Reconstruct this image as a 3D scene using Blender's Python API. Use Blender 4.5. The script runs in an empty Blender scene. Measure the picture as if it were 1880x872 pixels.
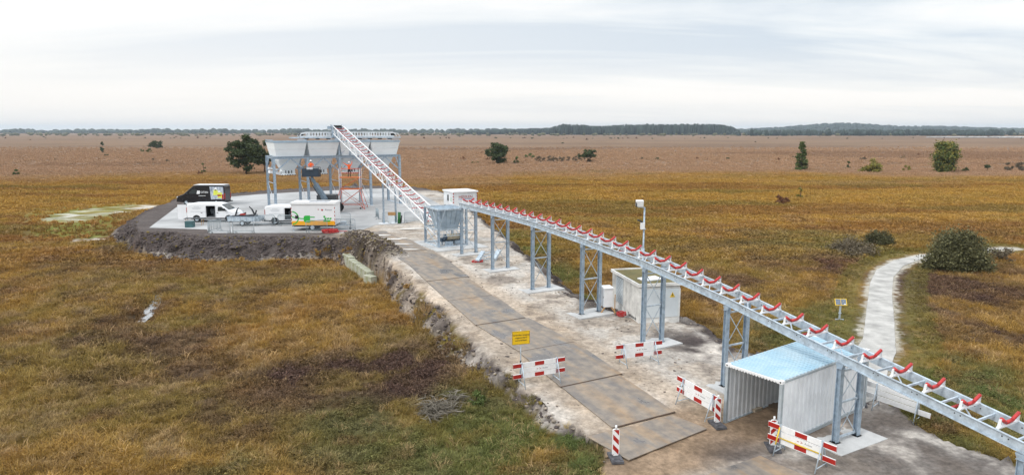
import bpy, bmesh, math, random
import numpy as np
from mathutils import Vector, Matrix
random.seed(7); np.random.seed(7)
sc = bpy.context.scene
R = math.radians

# ------------------------------------------------------------------ camera
CAMZ = 11.5
F = 1253.0                       # focal length in photo pixels (24 mm lens)
PITCH = math.atan(196 / F)
cd = bpy.data.cameras.new('camera'); cam = bpy.data.objects.new('camera', cd)
sc.collection.objects.link(cam); sc.camera = cam
cam.location = (0, 0, CAMZ); cam.rotation_euler = (math.pi / 2 - PITCH, 0, 0)
cd.sensor_width = 36; cd.lens = 36 * F / 1880; cd.clip_end = 30000; cd.clip_start = .2

# ------------------------------------------------------------------ world, sun, exposure
SUN_EL, SUN_AZ = 42.0, -125.0     # degrees; azimuth from +Y (view direction) towards +X
world = bpy.data.worlds.new("World"); sc.world = world; world.use_nodes = True
wn, wl = world.node_tree.nodes, world.node_tree.links
wn.clear()
def WN(t, **k):
    n = wn.new(t)
    for a, b in k.items(): setattr(n, a, b)
    return n
out = WN('ShaderNodeOutputWorld'); bg = WN('ShaderNodeBackground')
sky = WN('ShaderNodeTexSky', sky_type='NISHITA', sun_disc=False)
sky.sun_elevation = R(SUN_EL); sky.sun_rotation = R(SUN_AZ); sky.air_density = 1.2; sky.dust_density = 2.0
tc = WN('ShaderNodeTexCoord'); sep = WN('ShaderNodeSeparateXYZ')
wl.new(tc.outputs['Generated'], sep.inputs[0])
def wmath(op, a, b=None, clamp=False):
    n = WN('ShaderNodeMath', operation=op); n.use_clamp = clamp
    for i, v in enumerate((a, b)):
        if v is None: continue
        if isinstance(v, (int, float)): n.inputs[i].default_value = v
        else: wl.new(v, n.inputs[i])
    return n.outputs[0]
zc = wmath('ADD', wmath('MAXIMUM', sep.outputs[2], 0.0), 0.11)
cx = wmath('DIVIDE', sep.outputs[0], zc); cy = wmath('DIVIDE', sep.outputs[1], zc)
comb = WN('ShaderNodeCombineXYZ'); wl.new(cx, comb.inputs[0]); wl.new(cy, comb.inputs[1])
mp = WN('ShaderNodeMapping'); mp.inputs['Rotation'].default_value = (0, 0, R(-18)); mp.inputs['Scale'].default_value = (0.32, 1.0, 1)
mp.inputs['Location'].default_value = (1.9, 0.6, 0)
wl.new(comb.outputs[0], mp.inputs[0])
nz = WN('ShaderNodeTexNoise'); nz.inputs['Scale'].default_value = 0.75; nz.inputs['Detail'].default_value = 9; nz.inputs['Roughness'].default_value = .56
nz.inputs['Distortion'].default_value = .5
wl.new(mp.outputs[0], nz.inputs['Vector'])
rmp = WN('ShaderNodeValToRGB'); wl.new(nz.outputs[0], rmp.inputs[0])
els = rmp.color_ramp.elements
els[0].position = .38; els[0].color = (.60, .69, .79, 1)
els[1].position = .60; els[1].color = (1.04, 1.03, 1.015, 1)
e = els.new(.48); e.color = (.80, .855, .90, 1)
# brighter, thinner cloud towards the sun side, greyer overhead and to the right
sunb = wmath('ADD', wmath('MULTIPLY', sep.outputs[0], -.50), wmath('MULTIPLY', sep.outputs[2], -1.5))
mixb = WN('ShaderNodeMix', data_type='RGBA', blend_type='MIX')
fac = wmath('ADD', sunb, .56, True)
wl.new(fac, mixb.inputs[0]); wl.new(rmp.outputs[0], mixb.inputs[6]); mixb.inputs[7].default_value = (1.0, .99, .975, 1)
# warm pale band at the horizon
hb = wmath('SUBTRACT', 1.0, wmath('MULTIPLY', sep.outputs[2], 9.0), True)
mixh = WN('ShaderNodeMix', data_type='RGBA'); wl.new(wmath('MULTIPLY', hb, .75), mixh.inputs[0])
wl.new(mixb.outputs[2], mixh.inputs[6]); mixh.inputs[7].default_value = (1.06, 1.0, .93, 1)
skm = WN('ShaderNodeMix', data_type='RGBA', blend_type='MIX'); skm.inputs[0].default_value = .93
skd = WN('ShaderNodeVectorMath', operation='SCALE'); skd.inputs[3].default_value = .10
wl.new(sky.outputs[0], skd.inputs[0]); wl.new(skd.outputs[0], skm.inputs[6]); wl.new(mixh.outputs[2], skm.inputs[7])
wl.new(skm.outputs[2], bg.inputs[0])
# an overcast sky is brighter overhead than at the horizon
wl.new(wmath('ADD', 1.08, wmath('MULTIPLY', wmath('MAXIMUM', wmath('SUBTRACT', sep.outputs[2], .2), 0.0), 1.5)), bg.inputs[1])
wl.new(bg.outputs[0], out.inputs[0])
sd = bpy.data.lights.new('sun', 'SUN'); sd.energy = 1.6; sd.angle = R(10); sd.color = (1, .96, .9)
sun = bpy.data.objects.new('sun', sd); sc.collection.objects.link(sun)
az = R(SUN_AZ); el = R(SUN_EL)
sdir = Vector((math.sin(az) * math.cos(el), math.cos(az) * math.cos(el), math.sin(el)))
sun.rotation_euler = sdir.to_track_quat('Z', 'Y').to_euler()
sc.view_settings.view_transform = 'Standard'; sc.view_settings.look = 'None'
sc.view_settings.exposure = 0.0; sc.view_settings.gamma = 1
sc.cycles.max_bounces = 6; sc.cycles.volume_bounces = 0; sc.cycles.transparent_max_bounces = 8
sc.cycles.use_denoising = True

# ------------------------------------------------------------------ places
cp, sp = math.cos(PITCH), math.sin(PITCH)
def G(x, y, z=0.0):
    """world point at height z that stands under photo pixel (x, y): used to survey the site"""
    u = (x - 940) / F; v = (436 - y) / F
    d = (u, cp + v * sp, -sp + v * cp)
    t = (z - CAMZ) / d[2]
    return Vector((d[0] * t, d[1] * t, z))
O = np.array([12.067, 24.009]); D = np.array([-.48339, .87540]); N = np.array([.87540, .48339])
THETA = math.atan2(N[1], N[0])
def W(a, s, z=0.0):
    p = O + a * N + s * D
    return Vector((p[0], p[1], z))
def zroad(s): return float(min(max(.057 * s, 0), 2.0))
def GR(x, y):
    """point on the site embankment surface"""
    z = 0
    for i in range(25):
        p = G(x, y, z); s = (p.x - O[0]) * D[0] + (p.y - O[1]) * D[1]; z = zroad(s)
    return p

# ------------------------------------------------------------------ materials
MATS = {}
def mat(name, col, rough=.6, metal=0.0, var=.12, scale=3.0, bump=0.0, bscale=20., spec=.4, col2=None, streak=None, detail=6, obj=False):
    if name in MATS: return MATS[name]
    m = bpy.data.materials.new(name); m.use_nodes = True; MATS[name] = m
    nt = m.node_tree; b = nt.nodes['Principled BSDF']
    b.inputs['Roughness'].default_value = rough; b.inputs['Metallic'].default_value = metal
    b.inputs['Specular IOR Level'].default_value = spec
    t = nt.nodes.new('ShaderNodeTexCoord'); mpn = nt.nodes.new('ShaderNodeMapping')
    nt.links.new(t.outputs['Object'], mpn.inputs[0])
    if streak: mpn.inputs['Scale'].default_value = streak
    n = nt.nodes.new('ShaderNodeTexNoise'); n.inputs['Scale'].default_value = scale; n.inputs['Detail'].default_value = detail
    n.inputs['Roughness'].default_value = .6
    nt.links.new(mpn.outputs[0], n.inputs['Vector'])
    r = nt.nodes.new('ShaderNodeValToRGB'); nt.links.new(n.outputs[0], r.inputs[0])
    c2 = col2 or tuple(max(0, c * (1 - 2 * var)) for c in col)
    r.color_ramp.elements[0].position = .32; r.color_ramp.elements[0].color = (*c2, 1)
    r.color_ramp.elements[1].position = .64; r.color_ramp.elements[1].color = (*tuple(min(1, c * (1 + (0 if col2 else var * .5))) for c in col), 1)
    nt.links.new(r.outputs[0], b.inputs['Base Color'])
    if bump:
        bn = nt.nodes.new('ShaderNodeTexNoise'); bn.inputs['Scale'].default_value = bscale; bn.inputs['Detail'].default_value = 5
        nt.links.new(t.outputs['Object'], bn.inputs['Vector'])
        bb = nt.nodes.new('ShaderNodeBump'); bb.inputs['Strength'].default_value = bump; bb.inputs['Distance'].default_value = .05
        nt.links.new(bn.outputs[0], bb.inputs['Height']); nt.links.new(bb.outputs[0], b.inputs['Normal'])
    return m
GALV = mat('galvanised_steel', (.38, .47, .56), .42, .3, .16, 5)
GALVL = mat('bright_galvanised_steel', (.52, .60, .67), .42, .25, .18, 4)
WHITE = mat('white_paint', (.80, .81, .82), .4, 0, .05, 2)
WHITED = mat('white_panel', (.74, .77, .80), .5, 0, .10, 1.2)
HOPW = mat('pale_hopper_paint', (.84, .88, .90), .45, 0, .03, 1.0)
RED = mat('red_plastic', (.50, .035, .035), .45, 0, .15, 4)
REFRED = mat('red_sign_film', (.38, .018, .012), .35, 0, .06, 6)
REFWHT = mat('white_sign_film', (.80, .80, .80), .35, 0, .05, 6)
DARKST = mat('dark_steel', (.05, .055, .06), .5, .3, .2, 5)
BLACK = mat('black_rubber', (.022, .022, .024), .8, 0, .2, 8)
GLASS = mat('dark_glass', (.03, .04, .045), .08, 0, .1, 1, spec=.8)
BLACKP = mat('black_van_paint', (.012, .013, .018), .18, 0, .1, 1, spec=.6)
VANW = mat('white_van_paint', (.80, .81, .83), .25, 0, .03, 1, spec=.6)
ORANGE = mat('hi_vis_orange', (.85, .12, .02), .7, 0, .1, 6)
ORPIPE = mat('orange_tube', (.62, .11, .05), .5, 0, .15, 6)
YELLOW = mat('yellow_sign', (.80, .50, .01), .4, 0, .04, 3)
YELP = mat('yellow_paint', (.75, .50, .03), .4, 0, .1, 3)
GREENG = mat('green_film', (.03, .42, .06), .4, 0, .04, 3)
ORFILM = mat('orange_film', (.85, .40, .02), .4, 0, .04, 3)
INK = mat('dark_lettering', (.02, .02, .025), .5, 0, .05, 3)
GREYINK = mat('grey_lettering', (.16, .17, .20), .5, 0, .05, 3)
CONC = mat('pale_concrete', (.50, .50, .495), .85, 0, .14, .7, .15, 9)
CONCW = mat('weathered_concrete', (.50, .50, .44), .9, 0, .2, 1.6, .3, 9, col2=(.25, .26, .15))
WOOD = mat('timber', (.45, .26, .11), .7, 0, .2, 4, streak=(1, 1, 8))
SKIN = mat('skin', (.45, .25, .18), .6)
TROUS = mat('dark_cloth', (.02, .022, .03), .8)
CLADD = mat('pale_ribbed_cladding', (.76, .755, .73), .7, 0, .14, 2)
GREYDOOR = mat('grey_door_paint', (.62, .67, .70), .45, 0, .06, 1)
BARK = mat('bark', (.10, .07, .05), .9, 0, .3, 6)

# ------------------------------------------------------------------ mesh helpers
class MB:
    def __init__(s): s.v = []; s.f = []; s.m = []; s.sm = []
    def quad(s, pts, m=0, sm=False):
        i = len(s.v); s.v += [tuple(p) for p in pts]; s.f.append(tuple(range(i, i + len(pts)))); s.m.append(m); s.sm.append(sm); return s
    def box(s, c, d, m=0, rz=0.0, M=None):
        M = M or Matrix.Rotation(rz, 3, 'Z'); c = Vector(c); i = len(s.v)
        for dz in (-.5, .5):
            for dx, dy in ((-.5, -.5), (.5, -.5), (.5, .5), (-.5, .5)):
                s.v.append(tuple(c + M @ Vector((dx * d[0], dy * d[1], dz * d[2]))))
        for f in ((3, 2, 1, 0), (4, 5, 6, 7), (0, 1, 5, 4), (1, 2, 6, 5), (2, 3, 7, 6), (3, 0, 4, 7)):
            s.f.append(tuple(i + k for k in f)); s.m.append(m); s.sm.append(False)
        return s
    def _fr(s, p0, p1, up):
        z = (Vector(p1) - Vector(p0)); L = z.length; z.normalize(); up = Vector(up)
        if abs(z.dot(up)) > .99: up = Vector((1, 0, 0))
        x = up.cross(z).normalized(); y = z.cross(x)
        return Matrix((x, y, z)).transposed(), L
    def beam(s, p0, p1, w, h, m=0, up=(0, 0, 1)):
        """rectangular bar; w across, h along 'up'"""
        M, L = s._fr(p0, p1, up)
        return s.box((Vector(p0) + Vector(p1)) / 2, (w, h, L), m, M=M)
    def ibeam(s, p0, p1, w, h, t=.02, m=0, up=(0, 0, 1)):
        M, L = s._fr(p0, p1, up); c = (Vector(p0) + Vector(p1)) / 2
        s.box(c, (t, h - 2 * t - .001, L), m, M=M)
        s.box(c + M @ Vector((0, (h - t) / 2, 0)), (w, t, L), m, M=M)
        s.box(c - M @ Vector((0, (h - t) / 2, 0)), (w, t, L), m, M=M)
        return s
    def tube(s, p0, p1, r, n=8, m=0, r2=None, cap=True):
        M, L = s._fr(p0, p1, (0, 0, 1)); r2 = r if r2 is None else r2; i = len(s.v)
        for p, rr in ((Vector(p0), r), (Vector(p1), r2)):
            for k in range(n):
                a = 2 * math.pi * k / n
                s.v.append(tuple(p + M @ Vector((rr * math.cos(a), rr * math.sin(a), 0))))
        for k in range(n):
            k2 = (k + 1) % n; s.f.append((i + k, i + k2, i + n + k2, i + n + k)); s.m.append(m); s.sm.append(True)
        if cap:
            s.f.append(tuple(i + k for k in reversed(range(n)))); s.m.append(m); s.sm.append(False)
            s.f.append(tuple(i + n + k for k in range(n))); s.m.append(m); s.sm.append(False)
        return s
    def path(s, pts, r, n=6, m=0):
        for a, b in zip(pts, pts[1:]): s.tube(a, b, r, n, m)
        return s
    def prism(s, poly, off, m=0):
        """poly: list of 3D points; off: vector"""
        off = Vector(off); n = len(poly); i = len(s.v)
        s.v += [tuple(Vector(p)) for p in poly] + [tuple(Vector(p) + off) for p in poly]
        s.f.append(tuple(i + k for k in range(n))); s.m.append(m); s.sm.append(False)
        s.f.append(tuple(i + n + k for k in reversed(range(n)))); s.m.append(m); s.sm.append(False)
        for k in range(n):
            k2 = (k + 1) % n; s.f.append((i + k2, i + k, i + n + k, i + n + k2)); s.m.append(m); s.sm.append(False)
        return s
    def build(s, name, mats, parent=None, fix=True):
        me = bpy.data.meshes.new(name); me.from_pydata(s.v, [], s.f)
        if not isinstance(mats, (list, tuple)): mats = [mats]
        for m in mats: me.materials.append(m)
        me.polygons.foreach_set('material_index', s.m); me.polygons.foreach_set('use_smooth', s.sm)
        if fix:
            bm = bmesh.new(); bm.from_mesh(me); bmesh.ops.recalc_face_normals(bm, faces=bm.faces); bm.to_mesh(me); bm.free()
        o = bpy.data.objects.new(name, me); sc.collection.objects.link(o)
        if parent is not None: o.parent = parent
        return o
def tag(o, label=None, cat=None, group=None, kind=None):
    if label: o['label'] = label
    if cat: o['category'] = cat
    if group: o['group'] = group
    if kind: o['kind'] = kind
    return o
def thing(name, label, cat, loc=(0, 0, 0), rz=0.0, group=None):
    o = bpy.data.objects.new(name, None); sc.collection.objects.link(o)
    o.location = loc; o.rotation_euler = (0, 0, rz); o.empty_display_size = .3
    return tag(o, label, cat, group)
def copy_tree(o, parent=None):
    c = o.copy(); sc.collection.objects.link(c); c.parent = parent
    for ch in [x for x in o.children]: copy_tree(ch, c)
    return c
def lettering(text, size, M, parent, material, name='lettering', depth=.004, align='CENTER', sx=1.0):
    """flat letters standing 4 mm proud; M places the XY text plane in the parent's space"""
    cu = bpy.data.curves.new(name, 'FONT'); cu.body = text; cu.size = size; cu.align_x = align; cu.align_y = 'CENTER'; cu.extrude = depth
    cu.resolution_u = 3
    t = bpy.data.objects.new(name, cu); sc.collection.objects.link(t)
    dg = bpy.context.evaluated_depsgraph_get(); me = bpy.data.meshes.new_from_object(t.evaluated_get(dg))
    bpy.data.objects.remove(t); me.transform(M @ Matrix.Diagonal((sx, 1, 1, 1))); me.materials.clear(); me.materials.append(material)
    for p in me.polygons: p.material_index = 0
    o = bpy.data.objects.new(name, me); sc.collection.objects.link(o); o.parent = parent
    return o
def face_frame(origin, right, up):
    r = Vector(right).normalized(); u = Vector(up).normalized(); n = r.cross(u)
    M = Matrix((r, u, n)).transposed().to_4x4(); M.translation = Vector(origin); return M
ORD = ['first', 'second', 'third', 'fourth', 'fifth', 'sixth', 'seventh', 'eighth', 'ninth', 'tenth', 'eleventh', 'twelfth']

# ------------------------------------------------------------------ noise and site maps (numpy)
_tab = np.random.RandomState(3).rand(256, 256)
def vnoise(x, y, k=0):
    x = x + 37.7 * k; y = y + 91.3 * k
    xi = np.floor(x).astype(int); yi = np.floor(y).astype(int); fx = x - xi; fy = y - yi
    fx = fx * fx * (3 - 2 * fx); fy = fy * fy * (3 - 2 * fy)
    a = _tab[xi % 256, yi % 256]; b = _tab[(xi + 1) % 256, yi % 256]; c = _tab[xi % 256, (yi + 1) % 256]; d = _tab[(xi + 1) % 256, (yi + 1) % 256]
    return (a * (1 - fx) + b * fx) * (1 - fy) + (c * (1 - fx) + d * fx) * fy
def fbm(x, y, k=0, o=4):
    r = 0; a = .5; t = 0
    for i in range(o):
        r = r + a * vnoise(x, y, k + 5 * i); t += a; a *= .55; x = x * 2.03; y = y * 2.03
    return r / t
def sst(e0, e1, x):
    t = np.clip((x - e0) / (e1 - e0), 0, 1); return t * t * (3 - 2 * t)
def dist_line(x, y, P, closed=False):
    d = np.full(x.shape, 1e9); n = len(P)
    for i in range(n if closed else n - 1):
        ax, ay = P[i]; bx, by = P[(i + 1) % n]; vx, vy = bx - ax, by - ay; L = vx * vx + vy * vy + 1e-9
        t = np.clip(((x - ax) * vx + (y - ay) * vy) / L, 0, 1)
        d = np.minimum(d, np.hypot(x - ax - t * vx, y - ay - t * vy))
    return d
def inside(x, y, P):
    c = np.zeros(x.shape, bool); n = len(P); j = n - 1
    for i in range(n):
        xi, yi = P[i]; xj, yj = P[j]
        c ^= ((yi > y) != (yj > y)) & (x < (xj - xi) * (y - yi) / (yj - yi + 1e-12) + xi); j = i
    return c
def P2(lst, z=None): return [tuple((GR(*q) if z is None else G(q[0], q[1], z)).xy) for q in lst]
# embankment toe (photo survey at moor level) and crest (at embankment level)
toe_px = [(1105, 905), (1108, 850), (1104, 818), (1060, 802), (1000, 785), (955, 748), (930, 712), (880, 688), (820, 650), (775, 613), (735, 565), (700, 522), (650, 490),
          (625, 488), (606, 478), (560, 480), (480, 481), (400, 482), (330, 482), (280, 474), (235, 458), (200, 440), (190, 430), (220, 412), (240, 400), (300, 373), (340, 362), (500, 350), (650, 341), (745, 340), (800, 347)]
toe_px_r = [(870, 382), (895, 408), (950, 452), (1010, 500), (1062, 540), (1110, 556), (1262, 585), (1335, 625), (1400, 650), (1480, 655), (1590, 715), (1640, 745), (1740, 800), (1860, 845), (1960, 900)]
toe = P2(toe_px, .15) + P2(toe_px_r, .1) + [(22, 14), (22, 2), (2, 2)]
crest_px = [(1130, 905), (1118, 850), (1112, 818), (1085, 796), (1010, 752), (965, 690), (905, 650), (860, 610), (822, 565), (778, 530), (742, 496), (704, 472), (672, 452),
            (648, 438), (560, 430), (480, 431), (383, 431), (330, 425), (262, 424), (250, 415), (270, 398), (325, 372), (350, 364), (500, 354), (650, 345), (745, 343), (790, 350)]
crest_px_r = [(850, 384), (880, 412), (930, 458), (990, 512), (1045, 562), (1090, 590), (1255, 600), (1320, 640), (1390, 665), (1470, 668), (1580, 722), (1630, 752), (1735, 806), (1850, 852), (1950, 905)]
crest = P2(crest_px) + P2(crest_px_r) + [(20, 14), (20, 3), (3, 3)]
path_l = P2([(1858, 455.0), (1815, 457.5), (1760, 462), (1695, 467), (1640, 477), (1606, 495), (1594, 520), (1588, 560), (1580, 620)], 0)
path_r = P2([(1858, 456.4), (1815, 460.0), (1765, 468), (1700, 473), (1660, 489), (1643, 510), (1641, 540), (1646, 590), (1650, 650)], 0)
_pd = Vector((.809, .588)); _pA = Vector((8.3, 25.4)); _pB = Vector((9.74, 23.42))
path_l += [tuple(_pA + _pd * 7.2), tuple(_pA + _pd * 6.2)]; path_r += [tuple(_pB + _pd * 7.4), tuple(_pB + _pd * 6.2)]
path_l, path_r = [(a[0] * .93 + b[0] * .07, a[1] * .93 + b[1] * .07) for a, b in zip(path_l, path_r)], [(a[0] * .07 + b[0] * .93, a[1] * .07 + b[1] * .93) for a, b in zip(path_l, path_r)]
path_c = [((a[0] + b[0]) / 2, (a[1] + b[1]) / 2) for a, b in zip(path_l, path_r)]
track = P2([(1150, 852), (1300, 793), (1340, 785), (1425, 765), (1470, 735)], 0)
slab_px = [(274, 418), (330, 376), (352, 367), (475, 357), (560, 352), (700, 346), (752, 345), (812, 378), (800, 398), (735, 411), (690, 413), (652, 427), (383, 428), (380, 421)]
slab = [tuple(G(x, y, 2.02).xy) for x, y in slab_px]
ditch = P2([(288, 540), (278, 558), (270, 575), (262, 588)], -.05)
def site(x, y, fine=True):
    """height, embankment weight, auxiliary maps"""
    x = np.asarray(x, float); y = np.asarray(y, float)
    s = (x - O[0]) * D[0] + (y - O[1]) * D[1]; a = (x - O[0]) * N[0] + (y - O[1]) * N[1]
    near = (y < 140) & (y > -5) & (np.abs(x) < 75)
    e = np.zeros(x.shape)
    if near.any():
        xn, yn = x[near], y[near]
        wob = (fbm(xn * .7, yn * .7, 4) - .5) * 1.0
        ins = inside(xn, yn, toe); inc = inside(xn, yn, crest)
        dt = dist_line(xn, yn, toe, True); dc = dist_line(xn, yn, crest, True)
        t = np.clip((dt + wob * 1.1) / (dt + dc + 1e-6), 0, 1)
        e[near] = np.where(inc, 1.0, np.where(ins, sst(.0, .95, t), 0.0))
    zr = np.clip(.057 * s, 0, 2.0)
    amp = sst(8, 40, np.hypot(x, y - 20)) * .0 + 1
    dp = dist_line(x, y, path_c)
    moor = (fbm(x * .11, y * .11, 1) - .5) * .5 + (fbm(x * .6, y * .6, 2) - .5) * .25
    moor = moor * sst(1.5, 4, dp) - .02
    far = sst(300, 4000, y); moor = moor * (1 + far)
    dd = dist_line(x, y, ditch); moor = moor * (1 - (1 - sst(.5, 1.6, dd))) - .34 * (1 - sst(.35, 1.1, dd))
    h = moor * (1 - e) + zr * e
    if fine:   # clods and spoil on the slopes, ruts on the loose sand
        bank = e * (1 - e) * 4
        rough = bank * .42
        h = h + rough * (fbm(x * 1.1, y * 1.1, 8, 5) - .45) * 2.4 + np.sqrt(np.clip(bank, 0, 1)) * (fbm(x * 3.1, y * 3.1, 9, 3) - .5) * .32
        h = h + e * (fbm(x * 2.4, y * 2.4, 10, 3) - .5) * .07 * (s < 48)
    sp_ = (1 - sst(.5, 1.3, np.abs(a + 5.0))) * sst(33.5, 36, s) * (1 - sst(45, 47.5, s)) * (e > .2)
    if fine: h = h + sp_ * (.25 + .75 * fbm(x * 1.2, y * 1.2, 61, 4))
    return h, e, s, a, dp, dd
def h_at(x, y):
    return float(site(np.array([x]), np.array([y]), True)[0][0])
C_ = lambda *c: np.array([(v / 255.) ** 2.2 for v in c])
GOLD = C_(162, 126, 62); OLIVE = C_(128, 112, 60); STRAW = C_(172, 144, 108); HEATH = C_(98, 76, 62); RUST = C_(146, 100, 58)
GRN = C_(100, 110, 58); LGRN = C_(140, 142, 66); PINKB = C_(168, 137, 112); SANDC = C_(188, 180, 171); SANDB = C_(172, 159, 145); PEAT = C_(88, 80, 78); DARKP = C_(64, 56, 52); BROWNS = C_(146, 122, 98)
greens = [(G(1000, 850).xy, 5, .9), (G(900, 820).xy, 5, .75), (G(760, 830).xy, 4, .6), (G(1080, 830).xy, 3, 1), (G(1010, 800).xy, 2.5, .9), (G(640, 790).xy, 3, .5), (G(930, 870).xy, 4, .8), (G(420, 860).xy, 2, .4),
          (G(960, 462).xy, 4, .9), (G(1010, 508).xy, 4, .9), (G(1080, 562).xy, 3, .9), (G(925, 440).xy, 4, .8), (G(1820, 725).xy, 5, .9), (G(1750, 800).xy, 4, .7), (G(1800, 830).xy, 4, .7), (G(1560, 590).xy, 5, .6), (G(1700, 740).xy, 3, .7),
          (G(1400, 640).xy, 3, .4), (G(1480, 625).xy, 4, .7), (G(860, 735).xy, 2, .6), (G(1570, 460).xy, 5, .5), (G(1480, 440).xy, 8, .35), (G(1180, 395).xy, 12, .35)]
heaths = [(G(730, 700).xy, 4, .9), (G(560, 700).xy, 3.5, .7), (G(620, 720).xy, 3, .7), (G(230, 690).xy, 2, .3), (G(480, 730).xy, 3, .6), (G(760, 660).xy, 3, .7), (G(400, 840).xy, 2.5, .5), (G(1760, 520).xy, 6, .9), (G(1730, 540).xy, 5, .9), (G(1830, 610).xy, 3, .7), (G(1700, 560).xy, 3, .7),
          (G(1360, 510).xy, 5, .6), (G(1500, 490).xy, 5, .7), (G(1580, 480).xy, 4, .7), (G(1430, 445).xy, 7, .6), (G(290, 490).xy, 4, .5), (G(240, 575).xy, 3, .6), (G(880, 500).xy, 1, 0)]
pgreen = P2([(42, 382), (270, 372), (262, 378), (190, 442), (35, 440)], 0)
def wgt(x, y, lst):
    g = np.zeros(x.shape)
    for (c, r, w) in lst: g = np.maximum(g, w * (1 - sst(r * .35, r * 1.25, np.hypot(x - c[0], (y - c[1]) * .8))))
    return g
def moor_col(x, y):
    n1 = fbm(x * .13, y * .13, 11); n2 = fbm(x * .32, y * .32, 12); n3 = fbm(x * .22, y * .22, 13, 5); n4 = fbm(x * .9, y * .9, 14)
    def mix(A, B, t): return A * (1 - t[..., None]) + B * t[..., None]
    c = mix(np.broadcast_to(GOLD, x.shape + (3,)), OLIVE, sst(.40, .66, n1) * .68)
    c = mix(c, RUST, sst(.5, .7, n2) * .38)
    c = mix(c, STRAW, sst(.5, .75, n4) * .5)
    nearf = 1 - sst(70, 130, y)
    hw = sst(.56, .68, n3) * .5 * nearf + wgt(x, y, heaths) * sst(.34, .56, n2 + .1 * n4)
    fleck = sst(.56, .66, fbm(x * .55, y * .55, 41, 5)) * .55 * (1 - sst(60, 150, y))
    c = mix(c, HEATH, np.clip(hw, 0, 1)); hw = np.maximum(hw, fleck); c = mix(c, HEATH, fleck * .8)
    gw = wgt(x, y, greens) * sst(.3, .55, n4 * .5 + n2 * .5)
    c = mix(c, GRN, np.clip(gw, 0, 1))
    # near the camera the moor is duller and browner, golden in the middle, pink-brown far out
    dull = 1 - sst(30, 95, y)
    c = mix(c, c * np.array([.80, .84, 1.0]), dull)
    gb = sst(62, 110, y + (fbm(x * .03, y * .03, 18) - .5) * 30) * (1 - sst(165, 182, y))
    c = mix(c, GOLD * np.array([1.05, 1.10, 1.05]), gb * .55)
    st_ = sst(.50, .64, fbm(x * .022, y * .13, 71, 5)) * sst(45, 80, y) * (1 - sst(150, 170, y))
    c = mix(c, RUST * .72, st_ * .55)
    st2 = sst(.55, .66, fbm(x * .03, y * .10, 74, 5)) * sst(45, 80, y) * (1 - sst(150, 170, y))
    c = mix(c, OLIVE * .85, st2 * .6)
    yb = y + (fbm(x * .02, y * .03, 15, 5) - .5) * 75 + np.where(x < 0, 8, 0)
    c = mix(c, PINKB * .95, sst(150, 194, yb) * .88)
    band = sst(.55, .62, fbm(x * .004, y * .012, 16)) * sst(180, 260, y) * .35
    c = mix(c, HEATH * 1.4, band)
    return np.clip(c, 0, 1), np.clip(hw, 0, 1), np.clip(gw, 0, 1)

# ------------------------------------------------------------------ ground
def ax_(lo, hi, st, far, g=1.12):
    c = list(np.arange(lo, hi, st)); x = hi; d = st
    while x < far: c.append(x); d *= g; x += d
    c.append(far); return c
xp = ax_(0, 48, .2, 7500); xs = np.array([-v for v in reversed(xp[1:])] + xp)
ys = np.array(sorted([-v for v in ax_(0, 4, 2, 3000, 1.5)[1:]] + [0, 4, 8] + ax_(12, 50, .16, 50)[:-1] + ax_(50, 108, .25, 8000, 1.09)))
X, Y = np.meshgrid(xs, ys); xf, yf = X.ravel(), Y.ravel()
h, e, s_, a_, dp, dd = site(xf, yf)
col, hw, gw = moor_col(xf, yf)
lift = np.zeros(xf.shape)
m_in = e > 0
def mixc(A, B, t): return A * (1 - t[..., None]) + B * t[..., None]
n5 = fbm(xf * .8, yf * .8, 21, 5); n6 = fbm(xf * .25, yf * .25, 22); n7 = fbm(xf * 2.2, yf * 2.2, 23)
sandc = mixc(np.broadcast_to(SANDC, xf.shape + (3,)), SANDB, sst(.45, .62, n5) * .8)
# brown wet sand beside the plates, the crossing track
dtr = dist_line(xf, yf, track)
sandc = mixc(sandc, BROWNS, (1 - sst(1.2, 2.6, dtr + (n5 - .5))) * .9)
nearplate = (1 - sst(.3, 1.6, np.abs(np.abs(a_ + 4.7) - 2.0))) * (s_ > 3) * (s_ < 50)
sandc = mixc(sandc, SANDB * np.array([.98, .88, .76]), nearplate * .6)
dark = sst(.60, .70, n5 * .6 + n6 * .4) * .5
dk = wgt(xf, yf, [(G(1290, 640, .4).xy, 2.2, 1), (G(1240, 625, .6).xy, 1.6, .9), (G(1700, 830).xy, 5, .75), (G(1600, 860).xy, 4, .6), (G(1380, 860).xy, 2.0, .8), (G(1640, 780).xy, 2, .7)])
dark = np.maximum(dark, dk * sst(.25, .5, n5))
sandc = mixc(sandc, PEAT * .8, np.clip(dark, 0, 1))
bankw = sst(.02, .25, e) * (1 - sst(.80, .995, e))
plat = np.maximum(sst(40, 50, s_) * (1 - sst(-6.6, -5.4, a_ + (n7 - .5) * .8)), sst(82, 90, s_))          # dark peat bank round the platform
sandc = mixc(sandc, PEAT, bankw * np.clip(.62 + (n5 - .45) * 3.2 + plat * .7, 0, 1))
sandc = mixc(sandc, PEAT * .95, plat * .95 * (e > .3))
rbank = (a_ > -.5) & (s_ > 14) & (s_ < 80)
sandc = mixc(sandc, DARKP, (rbank * bankw * .7))
spo = (1 - sst(.7, 1.5, np.abs(a_ + 5.1))) * sst(33, 35.5, s_) * (1 - sst(45, 48, s_))
sandc = mixc(sandc, mixc(np.broadcast_to(DARKP * 1.15, xf.shape + (3,)), OLIVE * .5, sst(.5, .66, n7) * .7), spo)
grassb = bankw * sst(.56, .66, n6 * .5 + n5 * .5) * ((s_ < 46) & (a_ < -3))
sandc = mixc(sandc, OLIVE * .8, grassb)
ew = sst(.03, .16, e + (n7 - .5) * .16)
ground_moor = col * (.62 - .06 * sst(170, 260, yf))[:, None]
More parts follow.
